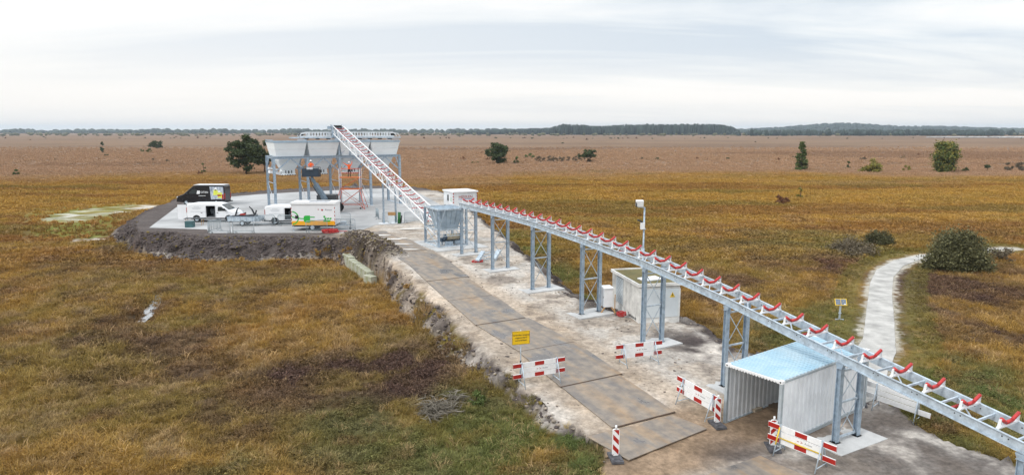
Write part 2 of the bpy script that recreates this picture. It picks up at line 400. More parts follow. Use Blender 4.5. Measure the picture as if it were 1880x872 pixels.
colf = ground_moor * (1 - ew[:, None]) + sandc * ew[:, None]
# the pale green bog patch with bare white sand at its top
pg = (inside(xf, yf, pgreen)) & (e < .05)
dpg = dist_line(xf, yf, pgreen, True)
pgw = np.where(pg, sst(0, 2.5, dpg + (n6 - .5) * 3), 0)
colf = mixc(colf, LGRN * .6, pgw * (.5 + .5 * sst(.35, .6, n5)))
bare = [(G(120, 399).xy, 3, .9), (G(160, 392).xy, 4.5, 1), (G(205, 386).xy, 5, 1), (G(245, 382).xy, 4, 1), (G(140, 404).xy, 2.5, .9), (G(170, 441).xy, 2.2, .9)]
bw = wgt(xf, yf, bare) * sst(.47, .60, n5 * .6 + n7 * .4)
colf = mixc(colf, C_(205, 202, 196), bw * .9)
gsp = (1 - sst(.75, 1.2, dp + (n7 - .5) * 1.1)) * (e < .1)
colf = mixc(colf, C_(178, 172, 160), gsp * .9)
verge = sst(1.2, 1.8, dp) * (1 - sst(1.3, 3.4, dp + (n5 - .5) * 1.5)) * (e < .1)
colf = mixc(colf, (GRN * .4 + OLIVE * .6) * .8, verge * .6 * (yf < 140))
colf = mixc(colf, DARKP * .6, (1 - sst(.4, 1.3, dd)) * .8)
nx, ny = len(xs), len(ys)
bk_ = np.clip(e * (1 - e) * 4, 0, 1) ** .5
V = np.column_stack([xf + bk_ * (fbm(xf * 1.3, yf * 1.3, 51, 4) - .5) * 1.3, yf + bk_ * (fbm(xf * 1.3, yf * 1.3, 52, 4) - .5) * 1.3, h + bk_ * (fbm(xf * 2.6, yf * 2.6, 53, 3) - .5) * .35])
idx = np.arange(nx * ny).reshape(ny, nx)
Fc = np.stack([idx[:-1, :-1], idx[:-1, 1:], idx[1:, 1:], idx[1:, :-1]], -1).reshape(-1, 4)
def np_mesh(name, V, Fq, k):
    me = bpy.data.meshes.new(name); me.vertices.add(len(V)); me.vertices.foreach_set('co', V.astype(np.float32).ravel())
    me.loops.add(len(Fq) * k); me.loops.foreach_set('vertex_index', Fq.astype(np.int32).ravel())
    me.polygons.add(len(Fq)); me.polygons.foreach_set('loop_start', np.arange(0, len(Fq) * k, k, dtype=np.int32)); me.polygons.foreach_set('loop_total', np.full(len(Fq), k, dtype=np.int32))
    me.update(calc_edges=True); return me
gm = np_mesh('ground', V, Fc, 4)
at = gm.attributes.new('tone', 'FLOAT_COLOR', 'POINT')
at.data.foreach_set('color', np.column_stack([colf, np.ones(len(colf))]).astype(np.float32).ravel())
at = gm.attributes.new('loose', 'FLOAT', 'POINT'); at.data.foreach_set('value', ew.astype(np.float32))
gm.polygons.foreach_set('use_smooth', np.ones(len(Fc), bool))
ground = bpy.data.objects.new('ground', gm); sc.collection.objects.link(ground); tag(ground, 'brown autumn moorland with a raised sandy work site', kind='structure')
def ground_mat():
    m = bpy.data.materials.new('moor_ground'); m.use_nodes = True; nt = m.node_tree; L = nt.links; b = nt.nodes['Principled BSDF']
    b.inputs['Roughness'].default_value = .95; b.inputs['Specular IOR Level'].default_value = .15
    at = nt.nodes.new('ShaderNodeAttribute'); at.attribute_name = 'tone'; lo = nt.nodes.new('ShaderNodeAttribute'); lo.attribute_name = 'loose'
    t = nt.nodes.new('ShaderNodeTexCoord')
    def noise(sc_, det, vec=None, ro=.6):
        n = nt.nodes.new('ShaderNodeTexNoise'); n.inputs['Scale'].default_value = sc_; n.inputs['Detail'].default_value = det; n.inputs['Roughness'].default_value = ro
        L.new(vec or t.outputs['Object'], n.inputs['Vector']); return n.outputs[0]
    def rng(v, a, b_, c, d):
        n = nt.nodes.new('ShaderNodeMapRange'); n.inputs[1].default_value = a; n.inputs[2].default_value = b_; n.inputs[3].default_value = c; n.inputs[4].default_value = d; L.new(v, n.inputs[0]); return n.outputs[0]
    f1 = rng(noise(5, 7), .3, .7, .72, 1.22); f2 = rng(noise(.45, 8, ro=.7), .35, .65, .80, 1.18)
    mp_ = nt.nodes.new('ShaderNodeMapping'); mp_.inputs['Scale'].default_value = (.03, .09, 1); L.new(t.outputs['Object'], mp_.inputs[0])
    f3 = rng(noise(1.0, 11, mp_.outputs[0], .78), .35, .65, .78, 1.18)
    mu = nt.nodes.new('ShaderNodeMath'); mu.operation = 'MULTIPLY'; L.new(f1, mu.inputs[0]); L.new(f2, mu.inputs[1])
    mu2 = nt.nodes.new('ShaderNodeMath'); mu2.operation = 'MULTIPLY'; L.new(mu.outputs[0], mu2.inputs[0]); L.new(f3, mu2.inputs[1])
    lf = rng(noise(2.6, 12, ro=.80), .38, .62, .70, 1.14)
    mxl = nt.nodes.new('ShaderNodeMix'); mxl.data_type = 'FLOAT'; L.new(lo.outputs['Fac'], mxl.inputs[0]); mxl.inputs[2].default_value = 1.0; L.new(lf, mxl.inputs[3])
    mu3 = nt.nodes.new('ShaderNodeMath'); mu3.operation = 'MULTIPLY'; L.new(mu2.outputs[0], mu3.inputs[0]); L.new(mxl.outputs[0], mu3.inputs[1])
    v = nt.nodes.new('ShaderNodeVectorMath'); v.operation = 'SCALE'; L.new(at.outputs['Color'], v.inputs[0]); L.new(mu3.outputs[0], v.inputs[3])
    L.new(v.outputs[0], b.inputs['Base Color'])
    bp = nt.nodes.new('ShaderNodeBump'); bp.inputs['Distance'].default_value = .12; bp.inputs['Strength'].default_value = .6
    L.new(noise(3.2, 8, ro=.65), bp.inputs['Height']); L.new(bp.outputs[0], b.inputs['Normal'])
    return m
gm.materials.append(ground_mat())

def strip(name, Lp, Rp, z, m, kind='structure', sub=6, wob=0.0, label=None):
    mb = MB(); rows = []
    for i in range(len(Lp) - 1):
        for k in range(sub):
            t = k / sub; rows.append((Vector(Lp[i]).lerp(Vector(Lp[i + 1]), t), Vector(Rp[i]).lerp(Vector(Rp[i + 1]), t)))
    rows.append((Vector(Lp[-1]), Vector(Rp[-1])))
    V = []; nw = 5
    for j, (l, r) in enumerate(rows):
        l2 = l + (l - r).normalized() * wob * (random.random() - .5); r2 = r + (r - l).normalized() * wob * (random.random() - .5)
        for q in range(nw + 1):
            p = l2.lerp(r2, q / nw); V.append((p.x, p.y, z))
    arr = np.array(V); hh = site(arr[:, 0], arr[:, 1])[0]; arr[:, 2] = hh + z
    fs = [(j * (nw + 1) + q, j * (nw + 1) + q + 1, (j + 1) * (nw + 1) + q + 1, (j + 1) * (nw + 1) + q) for j in range(len(rows) - 1) for q in range(nw)]
    mb.v = [tuple(v) for v in arr]; mb.f = fs; mb.m = [0] * len(fs); mb.sm = [True] * len(fs)
    o = mb.build(name, m); tag(o, label, kind=kind); return o
GRAVEL = mat('shell_gravel', (.47, .455, .43), .9, 0, .18, 1.0, .5, 22)
strip('gravel_path', path_l, path_r, .035, GRAVEL, wob=.06, sub=10, label='pale shell path curving across the moor')
mb = MB(); mb.prism([(x, y, 1.80) for x, y in slab], (0, 0, .225))
tag(mb.build('concrete_yard', mat('yard_concrete', (.40, .40, .40), .8, 0, .16, .22, .05, 3)), 'pale concrete yard under the hoppers', kind='structure')
# saw cuts in the yard
mb = MB()
for k in range(1, 6):
    p0 = W(-18 + k * 6, 58 + (0 if k < 4 else -2), 2.0275); p1 = W(-18 + k * 6, 88, 2.0275)
    if k in (2, 3, 4, 5): mb.beam(p0, p1, .03, .003)
for s in (62, 68, 78): mb.beam(W(-15, s, 2.0278), W(9, s, 2.0278), .03, .003)
tag(mb.build('yard_joints', mat('joint', (.34, .34, .34), .9)), 'dark joints between yard slabs', kind='structure')
# water
WATER = mat('still_water', (.32, .34, .36), .04, 0, .1, 1, spec=1.0)  # pale base colour stands in for the sky reflected in the water
def patch(name, pts, z, m, label, n=26, jit=.12):
    c = Vector((sum(p[0] for p in pts) / len(pts), sum(p[1] for p in pts) / len(pts)))
    ring = []
    for i in range(len(pts)):
        a = Vector(pts[i]); b = Vector(pts[(i + 1) % len(pts)])
        for k in range(4):
            q = a.lerp(b, k / 4); ring.append(c + (q - c) * (1 + (random.random() - .5) * jit))
    o = MB().prism([(p.x, p.y, z) for p in ring], (0, 0, -.02)).build(name, m); tag(o, label, kind='structure'); return o
patch('ditch_water', P2([(300, 535), (289, 536), (278, 555), (264, 571), (255, 587), (262, 592), (283, 578), (293, 560)], -.22), -.24, WATER, 'narrow strip of open water in the moor', jit=.3)
patch('pool_water', P2([(1468, 363), (1510, 362), (1508, 366), (1470, 367)], .06), .06, WATER, 'small pool in the moor far right')
patch('lake', P2([(1700, 251.2), (2100, 250.6), (2150, 252.2), (1960, 252.8), (1700, 252.6)], .5), .5, mat('lake_glint', (.5, .5, .5), .12, 0, .1, 1, spec=1.0), 'pale strip of lake near the horizon', jit=.01)
PUD = mat('wet_film', (.20, .20, .20), .06, 0, .1, 1, spec=1.0)

# ------------------------------------------------------------------ steel road plates
def plate_mat():
    m = bpy.data.materials.new('rusty_plate'); m.use_nodes = True; nt = m.node_tree; L = nt.links; b = nt.nodes['Principled BSDF']
    g = nt.nodes.new('ShaderNodeNewGeometry')
    def noise(s, d, sc=(1, 1, 1), ro=.6):
        mp_ = nt.nodes.new('ShaderNodeMapping'); mp_.vector_type = 'TEXTURE'; mp_.inputs['Scale'].default_value = tuple(1 / q for q in sc); mp_.inputs['Rotation'].default_value = (0, 0, THETA); L.new(g.outputs['Position'], mp_.inputs[0])
        n = nt.nodes.new('ShaderNodeTexNoise'); n.inputs['Scale'].default_value = s; n.inputs['Detail'].default_value = d; n.inputs['Roughness'].default_value = ro; L.new(mp_.outputs[0], n.inputs['Vector']); return n.outputs[0]
    r1 = nt.nodes.new('ShaderNodeValToRGB'); L.new(noise(.62, 8, (2.2, .30, 1)), r1.inputs[0]); E = r1.color_ramp.elements
    E[0].position = .34; E[0].color = (.17, .155, .145, 1); E[1].position = .70; E[1].color = (.32, .22, .13, 1); q = E.new(.50); q.color = (.26, .22, .18, 1)
    r2 = nt.nodes.new('ShaderNodeValToRGB'); L.new(noise(2.2, 8), r2.inputs[0]); r2.color_ramp.elements[0].position = .38; r2.color_ramp.elements[0].color = (.72, .72, .74, 1); r2.color_ramp.elements[1].position = .65; r2.color_ramp.elements[1].color = (1.12, 1.08, 1.02, 1)
    mx = nt.nodes.new('ShaderNodeMix'); mx.data_type = 'RGBA'; mx.blend_type = 'MULTIPLY'; mx.inputs[0].default_value = 1; L.new(r1.outputs[0], mx.inputs[6]); L.new(r2.outputs[0], mx.inputs[7])
    wt = nt.nodes.new('ShaderNodeValToRGB'); L.new(noise(.5, 7, (1.2, .8, 1), .55), wt.inputs[0]); wt.color_ramp.elements[0].position = .58; wt.color_ramp.elements[1].position = .66
    m2 = nt.nodes.new('ShaderNodeMix'); m2.data_type = 'RGBA'; L.new(wt.outputs[0], m2.inputs[0]); L.new(mx.outputs[2], m2.inputs[6]); m2.inputs[7].default_value = (.13, .12, .115, 1)
    L.new(m2.outputs[2], b.inputs['Base Color'])
    mr = nt.nodes.new('ShaderNodeMapRange'); mr.inputs[3].default_value = .58; mr.inputs[4].default_value = .22; L.new(wt.outputs[0], mr.inputs[0]); L.new(mr.outputs[0], b.inputs['Roughness'])
    b.inputs['Specular IOR Level'].default_value = .5
    return m
PLATE = plate_mat()
S_ = [47.3, 41.1, 35.45, 31.0, 26.6, 22.0, 17.3, 12.9, 8.5, 4.5]
LA = [-4.3, -4.45, -5.1, -5.1, -5.6, -6.05, -6.5, -6.3, -6.67, -6.95]
RA = [-1.7, -1.65, -1.78, -1.9, -2.55, -3.15, -3.1, -3.05, -3.3, -3.95]
wear = ['rusty', 'muddy', 'pale worn', 'brown', 'damp grey', 'wet', 'streaked', 'orange tinged', 'wet dark']
for i in range(9):
    s0, s1 = S_[8 - i], S_[9 - i]; l0, l1, r0, r1 = LA[8 - i], LA[9 - i], RA[8 - i], RA[9 - i]
    # plates as laid: each one square, slightly turned against the next
    li, ri = (l0 + l1) / 2 + random.uniform(-.08, .08), (r0 + r1) / 2 + random.uniform(-.08, .08); sk = (l0 - l1) / (s0 - s1)
    hs = (s0 - s1) / 2 - .015; cs = (s0 + s1) / 2; dz = .008 * (i % 2)
    pts = [W(li - sk * 0 - sk * hs, cs - hs, 0), W(ri - sk * hs, cs - hs, 0), W(ri + sk * hs, cs + hs, 0), W(li + sk * hs, cs + hs, 0)]
    for p, ss in zip(pts, (cs - hs, cs - hs, cs + hs, cs + hs)): p.z = zroad(ss) + .012 + dz
    c = sum(pts, Vector()) / 4
    mb = MB().prism([p - c for p in pts], (0, 0, .03)); o = mb.build('road_plate', PLATE); o.location = c
    eb = MB(); q = [p - c for p in pts]; up_ = Vector((0, 0, .032))
    eb.beam(q[0] + up_ + Vector((0, 0, .001)), q[1] + up_ + Vector((0, 0, .001)), .07, .006)
    eb.build('rusty_edge', mat('rust_edge', (.09, .055, .035), .8, 0, .3, 5), o)
    tag(o, f'{wear[i]} steel road plate, {ORD[i]} in the row counted from the tunnel end', 'steel plate', 'steel plates laid as a road')
pp = [G(1078, 806, .15), G(1235, 766, .15), G(1298, 791, .12), G(1154, 849, .1)]
c = sum(pp, Vector()) / 4; c.z = .12
o = MB().prism([Vector((p.x - c.x, p.y - c.y, (p.z - .12) * 1)) for p in pp], (0, 0, .03)).build('road_plate', PLATE); o.location = c; o.location.z = .20
tag(o, 'wet steel plate laid crosswise between the left beacon and the tunnel mouth', 'steel plate', 'steel plates laid as a road')
pp = [G(1265, 885, 0), G(1395, 838, 0), G(1500, 885, 0), G(1370, 945, 0)]
c = sum(pp, Vector()) / 4
o = MB().prism([p - c for p in pp], (0, 0, .03)).build('road_plate', PLATE); o.location = c + Vector((0, 0, .02))
tag(o, 'dark muddy steel plate at the bottom edge in front of the barrier', 'steel plate', 'steel plates laid as a road')

# ------------------------------------------------------------------ long belt conveyor
RS = [-9, -6, 0, 5.6, 11.2, 16.8, 22.3, 27.8, 33.6]
RZ = [2.02, 2.52, 3.44, 4.34, 5.04, 5.45, 5.75, 5.86, 5.92]
def rail_top(s): return float(np.interp(s, RS, RZ))
conv = thing('belt_conveyor', 'long galvanised belt conveyor with red rollers rising over the container tunnel', 'conveyor', W(0, 0, 0), THETA)
RH = .34
def rail(a, sgn):
    mb = MB()
    for k in range(len(RS) - 1):
        p0 = Vector((a, RS[k], RZ[k])); p1 = Vector((a, RS[k + 1], RZ[k + 1]))
        d = (p1 - p0).normalized(); up = Vector((1, 0, 0)).cross(d)
        if up.z < 0: up = -up
        ov = d * .004
        def fl(off, w, h): mb.beam(p0 + off + ov, p1 + off - ov, w, h, 0, up)
        fl(-up * RH / 2, .014, RH - .03)
        fl(-up * .008 + Vector((sgn * .045, 0, 0)), .10, .014); fl(-up * (RH - .008) + Vector((sgn * .045, 0, 0)), .10, .014)
        # splice plate with bolts
        mb.beam(p0 - up * RH * .5 - d * .3 + Vector((sgn * .016, 0, 0)), p0 - up * RH * .5 + d * .3 + Vector((sgn * .016, 0, 0)), .012, RH * .7, 0, up)
        L = (p1 - p0).length; nb = int(L / 1.4)
        for j in range(nb):
            for q in (-.09, .09):
                c = p0 + d * (.5 + j * 1.4 + q) - up * RH * .42
                mb.tube(c + Vector((-.012, 0, 0)), c + Vector((.012, 0, 0)), .024, 6, 1)
    return mb.build('side_rail', [GALVL, INK], conv)
rail(0.02, -1); rail(1.18, 1)
mb = MB(); s = -8.0; k = 0
while s < 33:
    z = rail_top(s) - .12
    mb.beam((.035, s, z), (1.165, s, z), .06, .07)
    s2 = s + 1.13
    if s2 < 33.4:
        if k % 2: mb.beam((.06, s + .05, z), (1.14, s2 - .05, rail_top(s2) - .12), .05, .012)
    s += 1.13; k += 1
mb.build('cross_members', GALVL, conv)
def idler_parts(L=None):
    fr = MB()
    fr.beam((.0, 0, .03), (1.2, 0, .03), .09, .05)
    for x in (.06, 1.14):
        fr.prism([(x, -.05, .055), (x, .05, .055), (x, .05, .30), (x, -.02, .33)], (.012, 0, 0))
    for x in (.40, .80): fr.prism([(x, -.04, .055), (x, .04, .055), (x, .02, .14), (x, -.02, .14)], (.01, 0, 0))
    for x0, x1 in ((.08, .30), (1.12, .90)): fr.beam((x0, .0, .27), (x1, 0, .07), .02, .03)
    r = []
    for p0, p1 in (((.10, 0, .32), (.405, 0, .135)), ((.425, 0, .12), (.775, 0, .12)), ((.795, 0, .135), (1.10, 0, .32))):
        r.append(MB().tube(p0, p1, .056, 10))
    return fr, r
fr, rl = idler_parts()
f0 = fr.build('idler_frame', WHITE, conv); rr = [q.build('roller', RED, f0) for q in rl]
s = -5.25; first = True
while s < 33.2:
    o = f0 if first else f0.copy()
    if not first:
        sc.collection.objects.link(o); o.parent = conv
        for q in rr:
            c = q.copy(); sc.collection.objects.link(c); c.parent = o
    sl = math.atan((rail_top(s + .3) - rail_top(s - .3)) / .6)
    o.location = (0, s, rail_top(s)); o.rotation_euler = (sl, 0, 0); first = False; s += 1.128
ret = MB().tube((.12, 0, 0), (1.08, 0, 0), .05, 10).build('return_roller', RED, conv)
for k, s in enumerate((-3.6, 2.2, 8.2, 14.2, 20, 26)):
    o = ret if k == 0 else ret.copy()
    if k: sc.collection.objects.link(o); o.parent = conv
    o.location = (0, s, rail_top(s) - RH + .03)

# trestles and their concrete footings
TR = [(-5.98, 'nearest trestle at the lower right corner of the picture'), (0.0, 'galvanised trestle beside the white wall of the container tunnel, seven panels nearer than the hopper'), (5.57, 'galvanised trestle between the container tunnel and the concrete substation'),
      (11.1, 'galvanised trestle in front of the grey substation doors'), (16.6, 'galvanised trestle left of the small white electrical cabinet'), (22.2, 'fourth trestle from the feed hopper end standing on its own pad'),
      (27.85, 'galvanised trestle in front of the stack of loose steel sections'), (33.15, 'galvanised trestle at the upper end of the long conveyor by the feed hopper')]
TL = ['trestle at the lower right corner, only its head in the picture', 'trestle standing against the white long side of the container tunnel', 'trestle left of the container tunnel roof, behind its open mouth', 'trestle in front of the substation doors', 'trestle just left of the small white cabinet', 'trestle midway between the white cabinet and the loose steel sections', 'trestle with loose steel sections lying behind it', 'uppermost trestle beside the feed hopper']
for i, (s, _) in enumerate(TR):
    z0 = zroad(s); top = rail_top(s) - RH - .01; Hh = top - z0
    t = thing('conveyor_trestle', 'galvanised steel ' + TL[i], 'trestle', W(0, s, z0), THETA, 'steel trestles under the long conveyor')
    for a in (.0, 1.24):
        mb = MB(); mb.ibeam((a, 0, .03), (a, 0, Hh - .20), .19, .19, .018, 0, (0, 1, 0))
        mb.box((a, 0, .012), (.32, .32, .024)); mb.box((a, 0, Hh - .19), (.24, .24, .02))
        mb.build('leg', GALV, t)
        hb = MB(); hb.prism([(a - .09, -.10, Hh - .178), (a - .09, .10, Hh - .178), (a - .09, .16, Hh - .012), (a - .09, -.16, Hh - .012)], (.18, 0, 0)); hb.build('head_bracket', GALV, t)
    nlev = 3; zs = [.10 * Hh if Hh > 3.2 else .18, .50 * Hh, Hh - .32]
    for q, z in enumerate(zs[1:] if i not in (1, 2) else zs):
        MB().beam((.10, 0, z), (1.14, 0, z), .06, .07).build('crossbar', GALVL, t)
    mb = MB()
    for z0_, z1_ in ((zs[0], zs[1] - .06), (zs[1] + .06, zs[2] - .06)):
        mb.beam((.10, .02, z0_), (1.14, .02, z1_), .045, .008, 0, (0, 1, 0)); mb.beam((.10, -.02, z1_), (1.14, -.02, z0_), .045, .008, 0, (0, 1, 0))
    mb.build('cross_brace', GALVL, t)
    pad = MB().box((0, 0, -.06), (2.5 + .3 * (i % 2), 1.6, .16)).build('concrete_footing', CONC)
    pad.location = W(.6, s, z0 + .004); pad.rotation_euler = (math.atan(.057) if 0 < s < 35 else 0, 0, THETA + R(2 - i % 3))
    pad.rotation_mode = 'ZYX'
    pad.rotation_mode = 'XYZ'; pad.rotation_euler = (0, 0, THETA + R(2 - i % 3))
    tag(pad, 'pale concrete pad under the ' + TL[i].split(',')[0], 'footing', 'concrete pads under the trestles')

# ------------------------------------------------------------------ feed hopper
fh = thing('feed_hopper', 'blue-grey steel feed hopper in a braced frame between the two conveyors', 'hopper', W(0, 0, 0), THETA)
fz = 2.03; ft = 5.05; A0, A1, S0, S1 = -.75, 1.75, 36.0, 38.9
for a in (A0, A1):
    for s in (S0, S1):
        MB().ibeam((a, s, fz), (a, s, ft), .16, .16, .015, 0, (0, 1, 0)).build('leg', GALV, fh)
for z in (ft + .06, fz + .95 * 1.5):
    mb = MB()
    for s in (S0, S1): mb.beam((A0 - .08, s, z), (A1 + .08, s, z), .10, .12)
    for a in (A0, A1): mb.beam((a, S0 + .06, z), (a, S1 - .06, z), .10, .12)
    mb.build('ring_beam', GALVL, fh)
mb = MB()
for s in (S0, S1): mb.beam((A0, s, fz + .05), (A1, s, fz + .05), .1, .1)
for a in (A0, A1): mb.beam((a, S0, fz + .05), (a, S1, fz + .05), .1, .1)
mb.build('base_beam', GALVL, fh)
mb = MB(); zm = fz + 1.43
for s in (S0 - .03, S1 + .03):
    mb.beam((A0, s, zm), ((A0 + A1) / 2 - .7, s, ft), .06, .05); mb.beam((A1, s, zm), ((A0 + A1) / 2 + .7, s, ft), .06, .05)
for a in (A0 - .03, A1 + .03):
    mb.beam((a, S0, zm), (a, S0 + 1.2, ft), .06, .05); mb.beam((a, S1, zm), (a, S1 - 1.2, ft), .06, .05)
    mb.beam((a, S0, fz + .1), (a, S1, zm - .1), .05, .05); mb.beam((a, S1, fz + .1), (a, S0, zm - .1), .05, .05)
mb.build('braces', GALVL, fh)
mb = MB()
def frustum(mb, r0, z0, r1, z1, m=0, closed=False):
    a0, a1, s0, s1 = r0; b0, b1, t0, t1 = r1
    A = [(a0, s0, z0), (a1, s0, z0), (a1, s1, z0), (a0, s1, z0)]; B = [(b0, t0, z1), (b1, t0, z1), (b1, t1, z1), (b0, t1, z1)]
    for i in range(4): mb.quad([A[i], A[(i + 1) % 4], B[(i + 1) % 4], B[i]], m)
    if closed: mb.quad(A[::-1], m); mb.quad(B, m)
frustum(mb, (-.3, 1.3, 36.5, 38.2), 3.75, (A0 + .12, A1 - .12, S0 + .12, S1 - .12), ft + .05)
frustum(mb, (-.3, 1.3, 36.5, 38.2), 3.75, (-.2, 1.2, 36.6, 38.1), 3.3)
for k in range(5):
    x = A0 + .3 + k * .48; xb = -.25 + k * .38
    mb.beam((xb, 36.47, 3.8), (x, S0 + .09, ft), .03, .06)
mb.build('funnel', mat('hopper_grey', (.40, .49, .57), .5, .2, .12, 2), fh)
mb = MB()
for k in range(9): mb.beam((-.6 + k * .25, 36.0 - .12, 2.95), (-.6 + k * .25, 36.0 - .12, 3.35), .02, .03)
mb.beam((-.7, 35.88, 2.95), (1.7, 35.88, 2.95), .03, .05); mb.build('guard', GALVL, fh)
mb = MB().tube((.1, 36.4, 2.78), (1.2, 36.4, 2.78), .26, 16); mb.build('drive_drum', mat('worn_brass_steel', (.42, .36, .26), .4, .4, .1, 4), fh)
mb = MB().tube((-.12, 36.4, 2.78), (.08, 36.4, 2.78), .24, 12).tube((1.22, 36.4, 2.78), (1.45, 36.4, 2.78), .24, 12)
mb.box((.65, 36.9, 2.5), (1.7, .4, .3)); mb.build('drum_bearings', mat('dark_blue_steel', (.06, .09, .13), .5, .2), fh)
mb = MB().box((.3, 36.35, 2.25), (.5, .5, .4)).box((1.1, 36.6, 2.3), (.5, .6, .3)); mb.build('motor', GALV, fh)
o = MB().box((0, 0, -.08), (4.6, 5.6, .18)).build('hopper_slab', CONC); o.location = W(.7, 37.2, 2.03); o.rotation_euler = (0, 0, THETA)
tag(o, 'pale concrete slab under the feed hopper', 'slab')

# ------------------------------------------------------------------ inclined truss conveyor
inc = thing('inclined_conveyor', 'white lattice conveyor with red rollers climbing to the hopper tops', 'conveyor', W(0, 0, 0), THETA)
SLP = .2566
def zt(s): return 3.94 + (s - 39.6) * SLP
TOP, BOT = 71.6, 37.0
for a in (0.0, 1.25):
    MB().beam((a, BOT + 1.6, zt(BOT + 1.6)), (a, TOP, zt(TOP)), .085, .085).build('top_chord', WHITE, inc)
    MB().beam((a, BOT, zt(BOT) - .95), (a, TOP - .4, zt(TOP - .4) - .95), .085, .085).build('bottom_chord', WHITE, inc)
    mb = MB(); s = BOT + 1.7; k = 0
    while s < TOP - .4:
        s1 = s + 1.13
        mb.beam((a, s, zt(s) - .04), (a, s, zt(s) - .91), .05, .05)
        if s1 < TOP:
            mb.beam((a, s, zt(s) - .06) if k % 2 else (a, s, zt(s) - .9), (a, s1, zt(s1) - .9) if k % 2 else (a, s1, zt(s1) - .06), .04, .04)
        s = s1; k += 1
    mb.build('lattice', WHITE, inc)
mb = MB(); s = BOT + .3; k = 0
while s < TOP - .3:
    mb.beam((.04, s, zt(s) - .95), (1.21, s, zt(s) - .95), .05, .05)
    if s > BOT + 2: mb.beam((.04, s, zt(s) - .25), (1.21, s, zt(s) - .25), .06, .05)
    if k % 2 == 0: mb.beam((.05, s, zt(s) - .95), (1.2, s + 1.1, zt(s + 1.1) - .95), .04, .04)
    s += 1.13; k += 1
mb.build('cross_members', GALVL, inc)
fr2 = MB(); fr2.beam((.05, 0, -.2), (1.2, 0, -.2), .06, .05)
for x in (.10, 1.15): fr2.beam((x, 0, -.18), (x, 0, -.02), .03, .03)
r2 = [MB().tube(p0, p1, .045, 7) for p0, p1 in (((.10, 0, .0), (.42, 0, -.14)), ((.43, 0, -.145), (.82, 0, -.145)), ((.83, 0, -.14), (1.15, 0, .0)))]
g0 = fr2.build('idler_frame', WHITE, inc); q0 = [q.build('roller', RED, g0) for q in r2]
s = 39.2; first = True
while s < 71:
    o = g0 if first else g0.copy()
    if not first:
        sc.collection.objects.link(o); o.parent = inc
        for q in q0:
            c = q.copy(); sc.collection.objects.link(c); c.parent = o
    o.location = (0, s, zt(s) - .02); o.rotation_euler = (math.atan(SLP), 0, 0); first = False; s += 1.15
rt = MB().tube((.1, 0, 0), (1.15, 0, 0), .045, 7).build('return_roller', RED, inc)
for k in range(9):
    o = rt if k == 0 else rt.copy()
    if k: sc.collection.objects.link(o); o.parent = inc
    s = 41 + k * 3.3; o.location = (0, s, zt(s) - .72)
mb = MB().tube((.05, TOP + .25, zt(TOP) - .25), (1.2, TOP + .25, zt(TOP) - .25), .26, 14); mb.build('head_pulley', BLACK, inc)
mb = MB()
for a in (-.06, 1.31):
    mb.prism([(a, TOP - .9, zt(TOP) - 1.05), (a, TOP + .55, zt(TOP) - .55), (a, TOP + .55, zt(TOP) + .12), (a, TOP - .5, zt(TOP) - .02)], (.02, 0, 0))
mb.box((-.35, TOP + .2, zt(TOP) - .3), (.4, .35, .35))
mb.prism([(.02, TOP + .5, zt(TOP) - .1), (.02, TOP + .7, zt(TOP) - 1.5), (.02, TOP + .1, zt(TOP) - 1.5), (.02, TOP + .1, zt(TOP) - .6)], (1.2, 0, 0))
mb.build('discharge_chute', GALV, inc)
mb = MB(); mb.beam((0, BOT + .1, zt(BOT) - .9), (0, BOT + .1, 2.05), .1, .1); mb.beam((1.25, BOT + .1, zt(BOT) - .9), (1.25, BOT + .1, 2.05), .1, .1)
mb.build('tail_feet', GALV, inc)
sup = thing('support_portal', 'two slim posts with base plates carrying the white inclined conveyor', 'support', W(0, 52.2, 2.03), THETA)
for a in (-.02, 1.27): MB().ibeam((a, 0, 0), (a, 0, zt(52.2) - 1.02 - 2.03), .15, .15, .014, 0, (0, 1, 0)).build('leg', GALV, sup)
MB().beam((-.15, 0, zt(52.2) - 1.1 - 2.03), (1.4, 0, zt(52.2) - 1.1 - 2.03), .1, .12).build('crossbar', GALV, sup)
for a in (-.02, 1.27): MB().box((a, 0, .03), (1.1 if a > 0 else .9, .9, .06)).build('base_plate', WHITED, sup)

# ------------------------------------------------------------------ hopper battery
bat = thing('hopper_frame', 'blue-grey steel frame of ten legs carrying the four storage hoppers', 'steel frame', W(0, 0, 0), THETA)
BA = [-7.5, -3.57, .36, 4.29, 8.22]; SF, SB = 70.2, 75.0; ZB = 8.42
for a in BA:
    for s in (SF, SB):
        MB().ibeam((a, s, 2.06), (a, s, ZB - .28), .28, .28, .025, 0, (0, 1, 0)).build('leg', GALV, bat)
mb = MB()
for s in (SF, SB): mb.ibeam((BA[0] - .14, s, ZB - .14), (BA[-1] + .14, s, ZB - .14), .26, .28, .025)
for a in BA: mb.ibeam((a, SF + .14, ZB - .14), (a, SB - .14, ZB - .14), .2, .25, .02)
mb.build('top_beams', GALV, bat)
mb = MB()
for s in (SF, SB):
    for i in range(4):
        m_ = (BA[i] + BA[i + 1]) / 2
        mb.beam((BA[i] + .1, s, ZB - 1.85), (m_ - .05, s, ZB - .28), .12, .14); mb.beam((BA[i + 1] - .1, s, ZB - 1.85), (m_ + .05, s, ZB - .28), .12, .14)
for a in BA:
    mb.beam((a, SF + .1, ZB - 1.6), (a, SF + 1.5, ZB - .26), .1, .1); mb.beam((a, SB - .1, ZB - 1.6), (a, SB - 1.5, ZB - .26), .1, .1)
mb.build('knee_braces', GALV, bat)
mb = MB()
for a in BA:
    mb.tube((a, SF + .1, 5.2), (a, SB - .1, 5.2), .04, 6); mb.tube((a, SF + .1, 2.3), (a, SB - .1, 5.1), .03, 6); mb.tube((a, SB - .1, 5.3), (a, SF + .3, ZB - .3), .03, 6)
